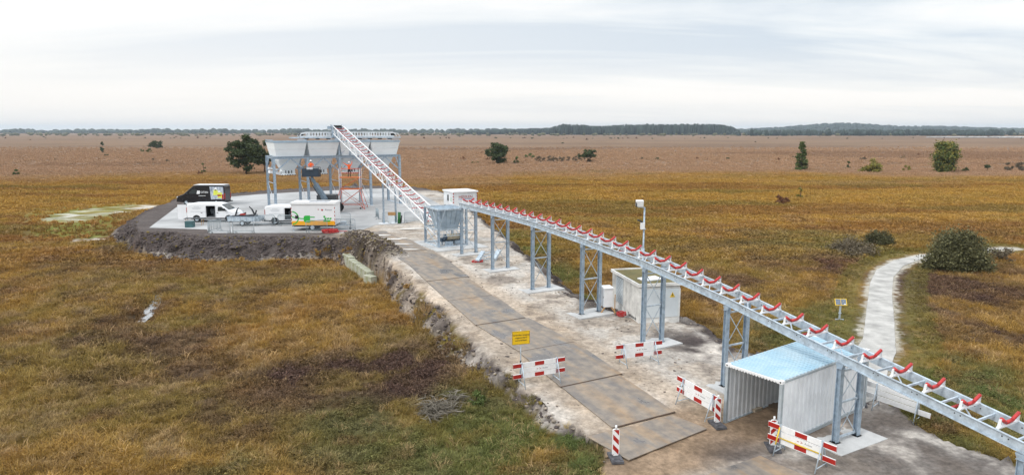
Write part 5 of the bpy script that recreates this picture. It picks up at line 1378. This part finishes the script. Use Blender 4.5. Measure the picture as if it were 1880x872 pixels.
PINE = leaf_mat('pine_needles', (.058, .078, .030)); PINEG = leaf_mat('young_pine_needles', (.085, .11, .035)); YEL = leaf_mat('yellowing_leaves', (.20, .18, .04)); GRYT = leaf_mat('grey_twigs', (.13, .105, .07)); DKB = leaf_mat('dark_bush_leaves', (.075, .072, .032)); RUSTL = leaf_mat('rusty_leaves', (.16, .07, .035)); GRNL = leaf_mat('green_leaves', (.09, .12, .035)); LICH = leaf_mat('lichened_twigs', (.135, .13, .06))
VKEY = [0]
def tree(name, label, cat, px, py, H_, Wd, m, kind='round', n=4000, leaf=.22, trunk=.12, group=None, z=None, seed=None, m2=None, x=None):
    VKEY[0] += 1; rs = np.random.RandomState(seed or VKEY[0] + 50)
    if x is None:
        p = G(px, py, 0)
    else: p = Vector(x)
    zb = h_at(p.x, p.y); t = thing(name, label, cat, (p.x, p.y, zb - .03), 0, group)
    # clumps
    cl = []
    nc = max(8, int(n / 130))
    for i in range(nc):
        if kind == 'round':
            u = rs.normal(size=3); u /= np.linalg.norm(u); r = rs.rand() ** .45
            c = np.array([u[0] * Wd / 2 * .82 * r, u[1] * Wd / 2 * .82 * r, H_ * .52 + u[2] * H_ * .42 * r])
        elif kind == 'cone':
            f = rs.rand() ** 1.3; a = rs.rand() * 6.28; rr = (Wd / 2 * .85) * (1 - f) ** .8 * (.4 + .6 * rs.rand()) + .05
            c = np.array([rr * math.cos(a), rr * math.sin(a), H_ * (.06 + .92 * f)])
        elif kind == 'column':
            f = rs.rand(); a = rs.rand() * 6.28; rr = Wd / 2 * .85 * (1 - .35 * abs(f - .6) * 2) * rs.rand() ** .4
            c = np.array([rr * math.cos(a), rr * math.sin(a), H_ * (.04 + .92 * f)])
        elif kind == 'umbrella':
            a = rs.rand() * 6.28; lev = rs.choice([.55, .75, .92], p=[.3, .4, .3]); rr = Wd / 2 * .85 * rs.rand() ** .6 * (1.1 - lev * .3)
            c = np.array([rr * math.cos(a) + Wd * .12 * (lev - .6), rr * math.sin(a), H_ * (lev + rs.normal() * .03)])
        elif kind == 'dome':
            u = rs.normal(size=3); u[2] = abs(u[2]); u /= np.linalg.norm(u); r = rs.rand() ** .35
            c = np.array([u[0] * Wd / 2 * .92 * r, u[1] * Wd / 2 * .92 * r, .08 * H_ + u[2] * H_ * .86 * r])
        cl.append(c)
    cl = np.array(cl); crad = {'round': .085, 'cone': .13, 'column': .2, 'umbrella': .085, 'dome': .13}[kind] * Wd
    k = rs.randint(0, nc, n); off = rs.normal(size=(n, 3)) * crad * .5 * np.array([1, 1, .62 if kind != 'dome' else .8])
    P = cl[k] + off; P[:, 2] = np.clip(P[:, 2], .03, None)
    if m2 is None: leaf_cloud('twigs' if name == 'dead_branches' else 'crown', P, None, leaf, m, t, rs, stretch=3.2 if name == 'dead_branches' else 1.0)
    else:
        f = rs.rand(n) < .72; leaf_cloud('crown', P[f], None, leaf, m, t, rs); leaf_cloud('outer_twigs', cl[k[~f]] * 1.02 + off[~f] * 1.3 + np.array([0, 0, .05]), None, leaf * 1.1, m2, t, rs)
    mb = MB()
    if kind in ('round', 'umbrella', 'cone', 'column'):
        lean = Wd * .04
        mb.tube((0, 0, 0), (lean, 0, H_ * .45), trunk, 8, r2=trunk * .6); mb.tube((lean, 0, H_ * .45), (0, lean, H_ * .88), trunk * .6, 7, r2=trunk * .2)
        for i in range(0, nc, max(1, nc // 14)):
            c = cl[i]; mb.tube((lean * .7, 0, min(c[2] * .75, H_ * .6)), tuple(c), trunk * .32, 5, r2=trunk * .08, cap=False)
        mb.build('trunk', BARK, t)
    else:
        for i in range(0, nc, max(1, nc // 26)):
            c = cl[i]; mb.tube((c[0] * .12, c[1] * .12, 0), tuple(c), .035, 5, r2=.012, cap=False)
        mb.build('stems', BARK, t)
    return t
tree('pine_tree', 'tall dark pine tree standing left behind the storage hoppers', 'tree', 452, 320, 11.2, 10.6, PINE, 'round', 13000, .30, .28, seed=5)
tree('pine_tree', 'slimmer pine tree partly hidden behind the left end of the hopper frame', 'tree', 486, 318, 9.8, 6.4, PINE, 'round', 5200, .30, .2, seed=8)
tree('pine_tree', 'rounded dark pine standing alone in the moor behind the site cabin', 'tree', 914, 301, 7.7, 9.6, PINE, 'round', 9000, .30, .22, seed=11)
tree('pine_tree', 'low flat-topped pine leaning over grey scrub', 'tree', 1078, 298, 4.4, 7.6, PINE, 'umbrella', 3500, .26, .16)
tree('spruce_tree', 'slim pointed conifer on the edge of the golden grass', 'tree', 1470, 313, 8.3, 4.3, PINEG, 'cone', 6500, .22, .14)
tree('broadleaf_tree', 'stout rounded green tree at the right, alone in the moor', 'tree', 1734, 316, 8.1, 6.0, GRNL, 'column', 11000, .26, .2, m2=YEL)
tree('willow_bush', 'big dense dark bush beside the bend of the shell path', 'bush', 1757, 497, 3.45, 4.7, DKB, 'dome', 30000, .085, .05, m2=LICH)
tree('willow_bush', 'dark low bush behind the bend of the shell path', 'bush', 1614, 452, 1.6, 3.2, DKB, 'dome', 6000, .08, .05)
tree('willow_bush', 'greyish spreading bush left of the dark low bush by the path bend', 'bush', 1565, 466, 1.3, 5.0, GRYT, 'dome', 5000, .08, .05)
tree('bush', 'sparse grey bush just right of the big dark bush', 'bush', 1836, 480, 1.2, 2.6, GRYT, 'dome', 1800, .07, .05)
tree('birch_bush', 'yellow-green birch bush between the slim conifer and the stout tree', 'bush', 1600, 316, 3.6, 6.0, YEL, 'dome', 2600, .26)
tree('young_pine', 'small dark young pine between the conifer and the birch bush', 'tree', 1557, 309, 2.2, 1.8, PINE, 'cone', 500, .2)
tree('birch_bush', 'tiny yellowish bush left of the stout tree', 'bush', 1664, 314, 1.7, 2.4, YEL, 'dome', 400, .2)
tree('bush', 'tiny green bush right of the stout tree', 'bush', 1772, 315, 1.4, 1.9, GRNL, 'dome', 400, .2)
tree('young_pine', 'small leaning dark pine farther right of the stout tree', 'tree', 1812, 314, 2.2, 3.2, PINE, 'umbrella', 700, .2)
tree('bush', 'grey bush near the right edge of the picture', 'bush', 1850, 313, 2.6, 2.6, GRYT, 'dome', 600, .2)
tree('bush', 'broad brown bush at the very right edge below the horizon', 'bush', 1876, 314, 2.4, 3.8, GRYT, 'dome', 800, .22)
tree('bush', 'dark red bush beside the small pool on the right', 'bush', 1435, 373, 1.5, 2.4, RUSTL, 'dome', 1500, .11)
tree('birch_sapling', 'yellow sapling standing at the small pool', 'sapling', 1469, 366, 2.6, 1.6, YEL, 'cone', 350, .13)
tree('bush', 'bushy green pine far left of the tall pine', 'tree', 287, 272, 5.6, 8.6, PINE, 'dome', 2200, .45)
tree('pine_tree', 'small conical pine far out on the left moor', 'tree', 188, 277, 5.5, 2.9, PINE, 'cone', 900, .4)
tree('bush', 'small dark bush below the far conical pine', 'bush', 188, 281, 2.0, 1.6, PINE, 'dome', 250, .3)
tree('bush', 'round blue-green bush in front of the far bushy pine', 'bush', 274, 280, 3.0, 2.8, GRNL, 'dome', 500, .3)
tree('bush', 'second small blue-green bush left of the round one', 'bush', 261, 280, 2.0, 2.4, GRNL, 'dome', 350, .3)
tree('sapling', 'small light green sapling left of the tall pine', 'sapling', 374, 318, 2.7, 1.7, GRNL, 'cone', 500, .18)
tree('bush', 'low rusty bush at the foot of the light green sapling', 'bush', 366, 320, 1.0, 2.0, RUSTL, 'dome', 300, .16)
tree('bush', 'faint green bush at the far left edge', 'bush', 32, 322, 2.2, 2.0, GRNL, 'dome', 350, .18)
tree('bush', 'light green bush right of the rounded pine', 'bush', 948, 300, 2.4, 2.6, GRNL, 'dome', 450, .22)
tree('bush', 'yellow-green bush at the left end of the grey scrub', 'bush', 973, 290, 2.6, 4.4, GRNL, 'dome', 600, .24)
tree('bush', 'low green bush left of the rounded pine', 'bush', 872, 300, .9, 2.4, GRNL, 'dome', 250, .2)
DEAD = leaf_mat('dead_branches', (.17, .15, .12), .3)
for (px_, py_, hh_, ww_, lb) in ((828, 748, .3, 3.4, 'broad grey pile of dead branches in the heather left of the yellow sign'),):
    tree('dead_branches', lb, 'branches', px_, py_, hh_, ww_, DEAD, 'dome', int(420 * ww_), .085)
tree('bush', 'small bright green bush at the foot of the bank left of the yellow sign', 'bush', 876, 742, .7, 1.0, GRNL, 'dome', 1600, .05)
scr = []
for k in range(11):
    scr.append(tree('scrub', 'bare grey scrub bushes between the rounded pine and the flat-topped pine', 'scrub', 990 + k * 9 + random.uniform(-3, 3), 296 + random.uniform(-2, 2), random.uniform(1.6, 3.4), random.uniform(2.4, 3.6), GRYT, 'dome', 420, .16, group='bare grey scrub bushes'))
# scattered far shrubs of the moor
fs = random.Random(4); far_sp = []
for k in range(120):
    y = fs.choice([fs.uniform(247, 256), fs.uniform(254, 255.3), fs.uniform(254, 255.3), fs.uniform(257, 300), fs.uniform(292, 294.5)]); x = fs.uniform(0, 1880)
    if 470 < x < 760: continue
    far_sp.append((x, y))
proto = {}
for k, (x, y) in enumerate(far_sp):
    d = G(x, y, 0); kd = k % 3; sz = fs.uniform(.22, .55) * (1 + d.y / 700)
    if kd not in proto:
        o = tree('moor_shrub', None, 'shrub', x, y, 2.0, 3.2, (PINE, GRYT, RUSTL)[kd], 'dome', 260, .34); proto[kd] = o
    else:
        o = copy_tree(proto[kd]); o.location = (d.x, d.y, h_at(d.x, d.y))
    o.scale = (sz, sz, sz * fs.uniform(.6, 1.1)); o.rotation_euler = (0, 0, fs.uniform(0, 6))
    tag(o, ('dark green', 'bare grey', 'rust brown')[kd] + ' tiny shrub far out on the pink-brown moor', 'shrub', ('dark', 'grey', 'rusty')[kd] + ' shrubs scattered over the far moor')

# far woods: crowns massed in belts (nobody could count them)
def ico(n):
    bm = bmesh.new(); bmesh.ops.create_icosphere(bm, subdivisions=n, radius=1); v = np.array([q.co[:] for q in bm.verts]); f = np.array([[a.index for a in q.verts] for q in bm.faces]); bm.free(); return v, f
IV, IF = ico(2)
def wood(name, label, items, m, rs):
    Vs, Fs = [], []; o_ = 0
    for (x, y, zb, r, hh, cone) in items:
        v = IV * (1 + .28 * (rs.rand(len(IV), 1) - .5)); 
        if cone:
            v = v.copy(); w = np.clip((1 - v[:, 2]) / 1.6, .08, 1); v[:, 0] *= w; v[:, 1] *= w
        v = v * np.array([r, r, hh * .58]) + np.array([x, y, zb + hh * .45]); Vs.append(v); Fs.append(IF + o_); o_ += len(v)
    V = np.concatenate(Vs); Fq = np.concatenate(Fs); me = np_mesh(name, V, Fq, 3); me.materials.append(m)
    o = bpy.data.objects.new(name, me); sc.collection.objects.link(o); tag(o, label, kind='stuff'); return o
WOODM = leaf_mat('wood_crowns', (.034, .045, .026), .45); WOODA = leaf_mat('autumn_wood_crowns', (.085, .08, .035), .4); WOODF = leaf_mat('forest_crowns', (.020, .032, .024), .5)
rs = np.random.RandomState(12)
def X_at(px, d): return (px - 940) / F * d * 1.0
it = []
for k in range(1500):      # low belt all along
    d = rs.uniform(2900, 3300); px = rs.uniform(-900, 2800); hh = rs.uniform(11, 20) * (.8 + .4 * vnoise(np.array([px * .02]), np.array([0.]), 3)[0])
    it.append((X_at(px, d), d, 0, rs.uniform(9, 16), hh, False))
wood('far_wood', 'low belt of far woods all along the horizon', it, WOODM, rs)
it = []
for k in range(1500):      # taller forest right of the centre
    d = rs.uniform(1850, 2150); px = rs.uniform(1010, 1350); t_ = min(1, (px - 1005) / 30) * min(1, (1352 - px) / 40)
    env = np.interp(px, [1010, 1030, 1070, 1080, 1180, 1300, 1335, 1352], [20, 30, 28, 24, 29, 30, 25, 12])
    it.append((X_at(px, d), d, 0, rs.uniform(4, 7.5), env * rs.uniform(.80, 1.0), rs.rand() < .55))
for k in range(260):
    d = rs.uniform(2100, 2500); px = rs.uniform(850, 1010); it.append((X_at(px, d), d, 0, rs.uniform(6, 11), np.interp(px, [850, 1010], [11, 19]) * rs.uniform(.8, 1.1), False))
wood('forest', 'dark tall forest edge right of the picture centre', it, WOODF, rs)
it = []
for k in range(520):       # groves on the right in front of the hills
    px = rs.choice([rs.uniform(1380, 1500), rs.uniform(1530, 1600), rs.uniform(1600, 1700), rs.uniform(1690, 1830), rs.uniform(1330, 1880)]); d = rs.uniform(1500, 1900)
    it.append((X_at(px, d), d, 0, rs.uniform(4, 8), rs.uniform(7, 15), rs.rand() < .3))
wood('groves', 'loose dark groves before the wooded hills on the right', it, WOODF, rs)
it = []
for k in range(900):
    px = rs.uniform(-200, 2000); d = rs.uniform(1500, 2600); it.append((X_at(px, d), d, 0, rs.uniform(2.5, 6), rs.uniform(2.5, 6), False))
wood('scrub_belt', 'thin belt of low scrub in front of the far woods', it, WOODA, rs)
# wooded hills
def hill_z(px): return np.interp(px, [1300, 1360, 1430, 1500, 1540, 1600, 1650, 1720, 1790, 1900, 2300], [0, 6, 16, 34, 38, 30, 20, 22, 14, 8, 0])
mb = MB(); hx = np.linspace(1250, 2400, 60)
HD = 3600
for j, (dd_, f_) in enumerate(((3000, 0), (3300, .6), (3600, 1), (4100, .85), (4800, 0))):
    for px in hx: mb.v.append((X_at(px, dd_), dd_, -3 + float(hill_z(px)) * f_ * 1.0 + 3 * f_))
nn = len(hx)
for j in range(4):
    for k in range(nn - 1): mb.f.append((j * nn + k, j * nn + k + 1, (j + 1) * nn + k + 1, (j + 1) * nn + k)); mb.m.append(0); mb.sm.append(True)
tag(mb.build('hills', mat('hill_ground', (.08, .08, .04), .95)), 'low wooded hills on the right horizon', kind='structure')
it = []
for k in range(2600):
    px = rs.uniform(1290, 2350); d = rs.uniform(3050, 3900); f_ = np.interp(d, [3000, 3300, 3600, 4100], [0, .6, 1, .85])
    it.append((X_at(px, d), d, -2 + float(hill_z(px)) * f_ + 2 * f_, rs.uniform(8, 13), rs.uniform(11, 17), rs.rand() < .4))
wood('hill_wood', 'woods covering the low hills on the right horizon', it, WOODF, rs)

# ------------------------------------------------------------------ moor grass, heather and bank weeds
def tuft_mesh(name, nb, rad, hgt, wid, lean, rs, seg=2):
    V = []; Fq = []
    for i in range(nb):
        a = rs.rand() * 6.283; r = rad * math.sqrt(rs.rand()); bx, by = r * math.cos(a), r * math.sin(a); h_ = hgt * (.55 + .6 * rs.rand())
        la = a + rs.normal() * .8; ll = lean * h_ * (.3 + rs.rand()); wa = rs.rand() * 6.283; wx, wy = math.cos(wa) * wid / 2, math.sin(wa) * wid / 2
        i0 = len(V)
        V += [(bx - wx, by - wy, -.05), (bx + wx, by + wy, -.05)]
        mx, my, mz = bx + math.cos(la) * ll * .35, by + math.sin(la) * ll * .35, h_ * .6
        V += [(mx + wx * .8, my + wy * .8, mz), (mx - wx * .8, my - wy * .8, mz)]
        V += [(bx + math.cos(la) * ll, by + math.sin(la) * ll, h_ * (1 - .25 * min(1, ll / h_)))]
        Fq += [(i0, i0 + 1, i0 + 2, i0 + 3), (i0 + 3, i0 + 2, i0 + 4)]
    me = bpy.data.meshes.new(name); me.from_pydata(V, [], Fq); return me
def heather_mesh(name, n, rad, hgt, sz, rs):
    V = []; Fq = []
    for i in range(n):
        u = rs.normal(size=3); u[2] = abs(u[2]); u /= np.linalg.norm(u); r = rs.rand() ** .4
        c = np.array([u[0] * rad * r, u[1] * rad * r, u[2] * hgt * r]); d1 = rs.normal(size=3); d1 /= np.linalg.norm(d1); d2 = np.cross(d1, rs.normal(size=3)); d2 /= np.linalg.norm(d2)
        s = sz * (.6 + .8 * rs.rand()); i0 = len(V); V += [tuple(c - d1 * s), tuple(c + d2 * s * .45), tuple(c + d1 * s), tuple(c - d2 * s * .45)]; Fq.append((i0, i0 + 1, i0 + 2, i0 + 3))
    me = bpy.data.meshes.new(name); me.from_pydata(V, [], Fq); return me
def veg_mat():
    m = bpy.data.materials.new('moor_plants'); m.use_nodes = True; nt = m.node_tree; L = nt.links; b = nt.nodes['Principled BSDF']
    b.inputs['Roughness'].default_value = .75; b.inputs['Specular IOR Level'].default_value = .15
    a = nt.nodes.new('ShaderNodeAttribute'); a.attribute_type = 'INSTANCER'; a.attribute_name = 'tone'
    g = nt.nodes.new('ShaderNodeNewGeometry'); mr = nt.nodes.new('ShaderNodeMapRange'); mr.inputs[3].default_value = .76; mr.inputs[4].default_value = 1.26; L.new(g.outputs['Random Per Island'], mr.inputs[0])
    v = nt.nodes.new('ShaderNodeVectorMath'); v.operation = 'SCALE'; L.new(a.outputs['Color'], v.inputs[0]); L.new(mr.outputs[0], v.inputs[3]); L.new(v.outputs[0], b.inputs['Base Color'])
    return m
VEG = veg_mat(); rs = np.random.RandomState(77)
protos = [tuft_mesh('grass_tuft', 46, .20, .34, .016, .75, rs), tuft_mesh('grass_tuft', 30, .26, .42, .018, 1.1, rs), heather_mesh('heather_clump', 110, .30, .26, .05, rs),
          tuft_mesh('grass_tuft', 34, .32, .36, .045, .9, rs), heather_mesh('heather_clump', 70, .40, .30, .10, rs)]
PO = []
for me in protos:
    me.materials.append(VEG)
def scatter(name, label, px, py, pz, colr, scl, me):
    n = len(px); m = bpy.data.meshes.new(name); m.vertices.add(n); m.vertices.foreach_set('co', np.column_stack([px, py, pz]).astype(np.float32).ravel())
    at = m.attributes.new('tone', 'FLOAT_COLOR', 'POINT'); at.data.foreach_set('color', np.column_stack([colr, np.ones(n)]).astype(np.float32).ravel())
    at = m.attributes.new('turn', 'FLOAT_VECTOR', 'POINT'); at.data.foreach_set('vector', np.column_stack([rs.normal(size=n) * .12, rs.normal(size=n) * .12, rs.rand(n) * 6.28]).astype(np.float32).ravel())
    at = m.attributes.new('size', 'FLOAT', 'POINT'); at.data.foreach_set('value', scl.astype(np.float32))
    o = bpy.data.objects.new(name, m); sc.collection.objects.link(o); tag(o, label, kind='stuff')
    ng = bpy.data.node_groups.new(name + '_scatter', 'GeometryNodeTree'); ng.interface.new_socket('Geometry', in_out='INPUT', socket_type='NodeSocketGeometry'); ng.interface.new_socket('Geometry', in_out='OUTPUT', socket_type='NodeSocketGeometry')
    gi = ng.nodes.new('NodeGroupInput'); go = ng.nodes.new('NodeGroupOutput'); ip = ng.nodes.new('GeometryNodeInstanceOnPoints'); m2p = ng.nodes.new('GeometryNodeMeshToPoints')
    src = bpy.data.objects.new(name + '_source', me)          # never linked to the scene: only its mesh is instanced
    oi = ng.nodes.new('GeometryNodeObjectInfo'); oi.inputs['Object'].default_value = src; oi.inputs['As Instance'].default_value = True
    ar = ng.nodes.new('GeometryNodeInputNamedAttribute'); ar.data_type = 'FLOAT_VECTOR'; ar.inputs['Name'].default_value = 'turn'
    asz = ng.nodes.new('GeometryNodeInputNamedAttribute'); asz.data_type = 'FLOAT'; asz.inputs['Name'].default_value = 'size'
    e2r = ng.nodes.new('FunctionNodeEulerToRotation'); L = ng.links
    L.new(gi.outputs[0], m2p.inputs[0]); L.new(m2p.outputs[0], ip.inputs['Points']); L.new(oi.outputs['Geometry'], ip.inputs['Instance'])
    L.new(ar.outputs[0], e2r.inputs[0]); L.new(e2r.outputs[0], ip.inputs['Rotation']); L.new(asz.outputs[0], ip.inputs['Scale']); L.new(ip.outputs[0], go.inputs[0])
    md = o.modifiers.new('scatter', 'NODES'); md.node_group = ng; return o
def sample(y0, y1, dens, margin=5.0):
    area = 1.6 * (y1 ** 2 - y0 ** 2) / 2 + 2 * margin * (y1 - y0); n = int(area * dens)
    y = np.sqrt(y0 ** 2 + rs.rand(n) * (y1 ** 2 - y0 ** 2)); x = (rs.rand(n) * 2 - 1) * (.8 * y + margin); return x, y
GS = 1.22
for band, (y0, y1, dens, s0, kinds) in enumerate(((11, 30, 26, .75, (0, 1, 2)), (30, 58, 13, .95, (0, 1, 2)), (58, 105, 7.5, .95, (3, 3, 4)), (105, 230, 2.4, 1.15, (3, 3, 4)), (225, 520, .3, 1.7, (3, 3, 4)))):
    x, y = sample(y0, y1, dens)
    h, e, s_, a_, dp, dd = site(x, y); c, hw, gw = moor_col(x, y)
    bankg = (e > .05) & (e < .75) & (fbm(x * .8, y * .8, 21, 5) > .57) & (s_ < 46) & (a_ < -3)
    inpg = inside(x, y, pgreen)
    keep = ((e < .04 + .05 * rs.rand(len(x))) | bankg | ((e < .5) & (a_ > 0) & (rs.rand(len(x)) < .12) & (s_ < 45))) & (dp > .62 + .9 * rs.rand(len(x)) ** .6) & (dd > .05 + .12 * rs.rand(len(x)))
    keep &= ~(inpg & (rs.rand(len(x)) < .8)); keep &= ~((wgt(x, y, bare) > .3))
    keep &= rs.rand(len(x)) < ((1 - .75 * sst(140, 228, y)) if band < 4 else (1 - sst(300, 515, y)))
    keep &= (rs.rand(len(x)) < .75 + .5 * fbm(x * .5, y * .5, 31))
    # keep the verge of the path mown short
    short = np.clip((dp - .8) / 2.4, .28, 1)
    x, y, h, c, hw, gw, short = x[keep], y[keep], h[keep], c[keep], hw[keep], gw[keep], short[keep]
    c = np.where((dp[keep] < 3)[:, None], c * .45 + (GRN * .5 + OLIVE * .5) * .5, c)
    isH = rs.rand(len(x)) < (hw * .95)
    tall = .6 + .8 * fbm(x * .35, y * .35, 33)
    tint = (1 + rs.normal(size=(len(x), 1)) * (.16, .14, .08, .05, .05)[band]) * (.92 + .3 * (fbm(x * 1.7, y * 1.7, 35)[:, None] - .5))
    straw = rs.rand(len(x)) < (.10, .08, .03, 0, 0)[band]
    c = np.where((straw & ~isH)[:, None], c * .5 + STRAW * .65, c)
    gs_ = GS * (1 - .03 * sst(140, 200, y))[:, None]
    c = np.clip(c * tint * gs_, 0, 1)
    gsel = rs.rand(len(x)) < .5
    nm = ['near', 'mid', 'further', 'distant', 'farthest'][band]
    for q, (sel, kd, lab, onm) in enumerate(((~isH & gsel, kinds[0], 'tufts of ochre moor grass', 'moor_grass'), (~isH & ~gsel, kinds[1], 'bent tufts of brown moor grass', 'bent_moor_grass'), (isH, kinds[2], 'dark brown heather clumps', 'heather'))):
        if sel.sum() < 5: continue
        scatter(onm, f'{lab} over the {nm} moor', x[sel], y[sel], h[sel] - .02, c[sel], (s0 * tall[sel] * short[sel] * (.75 + .5 * rs.rand(sel.sum()))), protos[kd])
# clods and stones on the bare slopes
cv, cf = ico(1); n = 9000; x, y = sample(18, 84, 9, 0)
h, e, s_, a_, dp, dd = site(x, y); k_ = (e > .08) & (e < .93); x, y, h, e, s_, a_ = x[k_], y[k_], h[k_], e[k_], s_[k_], a_[k_]
me = bpy.data.meshes.new('clod'); me.from_pydata([tuple(v * (1 + .5 * (rs.rand() - .5)) * np.array([.1, .085, .06])) for v in cv], [], [tuple(int(i) for i in f) for f in cf]); me.materials.append(VEG)
cc = np.where((rs.rand(len(x)) < .45)[:, None], PEAT * .8, SANDB * .62) * (.7 + .6 * rs.rand(len(x), 1)); cc = np.where((s_ > 42)[:, None], PEAT * (.6 + .7 * rs.rand(len(x), 1)), cc)
scatter('clods', 'clods of peat and sand on the embankment slopes', x, y, h, np.clip(cc, 0, 1), (.25 + 1.0 * rs.rand(len(x)) ** 3), me)

x = -46 + 33 * rs.rand(70000); y = 57 + 16 * rs.rand(70000)
h, e, s_, a_, dp, dd = site(x, y); k_ = (e > .01) & (e < .985); x, y, h, e = x[k_], y[k_], h[k_], e[k_]
bk2 = np.clip(e * (1 - e) * 4, 0, 1) ** .5
cc = PEAT * (.75 + .45 * rs.rand(len(x), 1)); cc = np.where((rs.rand(len(x)) < .07)[:, None], OLIVE * .7, cc)
scatter('bank_clods', 'dark peat clods covering the front bank of the yard', x + bk2 * (fbm(x * 1.3, y * 1.3, 51, 4) - .5) * 1.3, y + bk2 * (fbm(x * 1.3, y * 1.3, 52, 4) - .5) * 1.3, h + bk2 * (fbm(x * 2.6, y * 2.6, 53, 3) - .5) * .35, np.clip(cc, 0, 1), .35 + 1.3 * rs.rand(len(x)) ** 4, me)
x = -16 + 22 * rs.rand(60000); y = 24 + 38 * rs.rand(60000)
h, e, s_, a_, dp, dd = site(x, y); k_ = (((e > .03) & (e < .8)) | (np.abs(a_ + 5.1) < 1.1) & (s_ > 34) & (s_ < 47)) & (a_ < -4); x, y, h, e = x[k_], y[k_], h[k_], e[k_]
bk2 = np.clip(e * (1 - e) * 4, 0, 1) ** .5
cc = np.where((rs.rand(len(x)) < .25 + .4 * e)[:, None], SANDB * .6, PEAT * .85) * (.75 + .5 * rs.rand(len(x), 1)); cc = np.where((rs.rand(len(x)) < .10)[:, None], OLIVE * .7, cc)
scatter('side_clods', 'peat and sand clods on the left bank of the plate road', x + bk2 * (fbm(x * 1.3, y * 1.3, 51, 4) - .5) * 1.3, y + bk2 * (fbm(x * 1.3, y * 1.3, 52, 4) - .5) * 1.3, h + bk2 * (fbm(x * 2.6, y * 2.6, 53, 3) - .5) * .35, np.clip(cc, 0, 1), .25 + 1.1 * rs.rand(len(x)) ** 4, me)

x, y = sample(18, 66, 7, 0); h, e, s_, a_, dp, dd = site(x, y)
la = np.interp(s_, S_[::-1], LA[::-1]) - .1; ra = np.interp(s_, S_[::-1], RA[::-1]) + .1
k_ = (e > .8) & ~((a_ > la) & (a_ < ra)) & (s_ > 1.5) & (s_ < 47) & (dist_line(x, y, track) > 2.0) & ~((s_ < 5.5) & (a_ < -2.5)) & ~((s_ > 34.2) & (a_ > -2)) & (fbm(x * .7, y * .7, 81) > .42)
for ts_, _ in TR: k_ &= ~((np.abs(s_ - ts_) < .95) & (a_ > -.9) & (a_ < 2.1))
x, y, h = x[k_], y[k_], h[k_]
cc = np.where((rs.rand(len(x)) < .3)[:, None], PEAT * .8, SANDB * .7) * (.7 + .6 * rs.rand(len(x), 1))
scatter('sand_clods', 'small clods and grit lying on the loose sand beside the plates', x, y, h, np.clip(cc, 0, 1), .15 + .7 * rs.rand(len(x)) ** 3, me)

# ------------------------------------------------------------------ haze
hz = MB().box((0, 3000, 37), (17000, 14200, 84)).build('haze', bpy.data.materials.new('thin_haze')); tag(hz, 'thin pale autumn haze over the moor', kind='stuff')
hm = hz.data.materials[0]; hm.use_nodes = True; nt = hm.node_tree; nt.nodes.clear()
vo = nt.nodes.new('ShaderNodeVolumePrincipled'); vo.inputs['Color'].default_value = (.76, .88, 1.0, 1); vo.inputs['Density'].default_value = .00011; vo.inputs['Anisotropy'].default_value = .2
oo = nt.nodes.new('ShaderNodeOutputMaterial'); nt.links.new(vo.outputs[0], oo.inputs['Volume'])
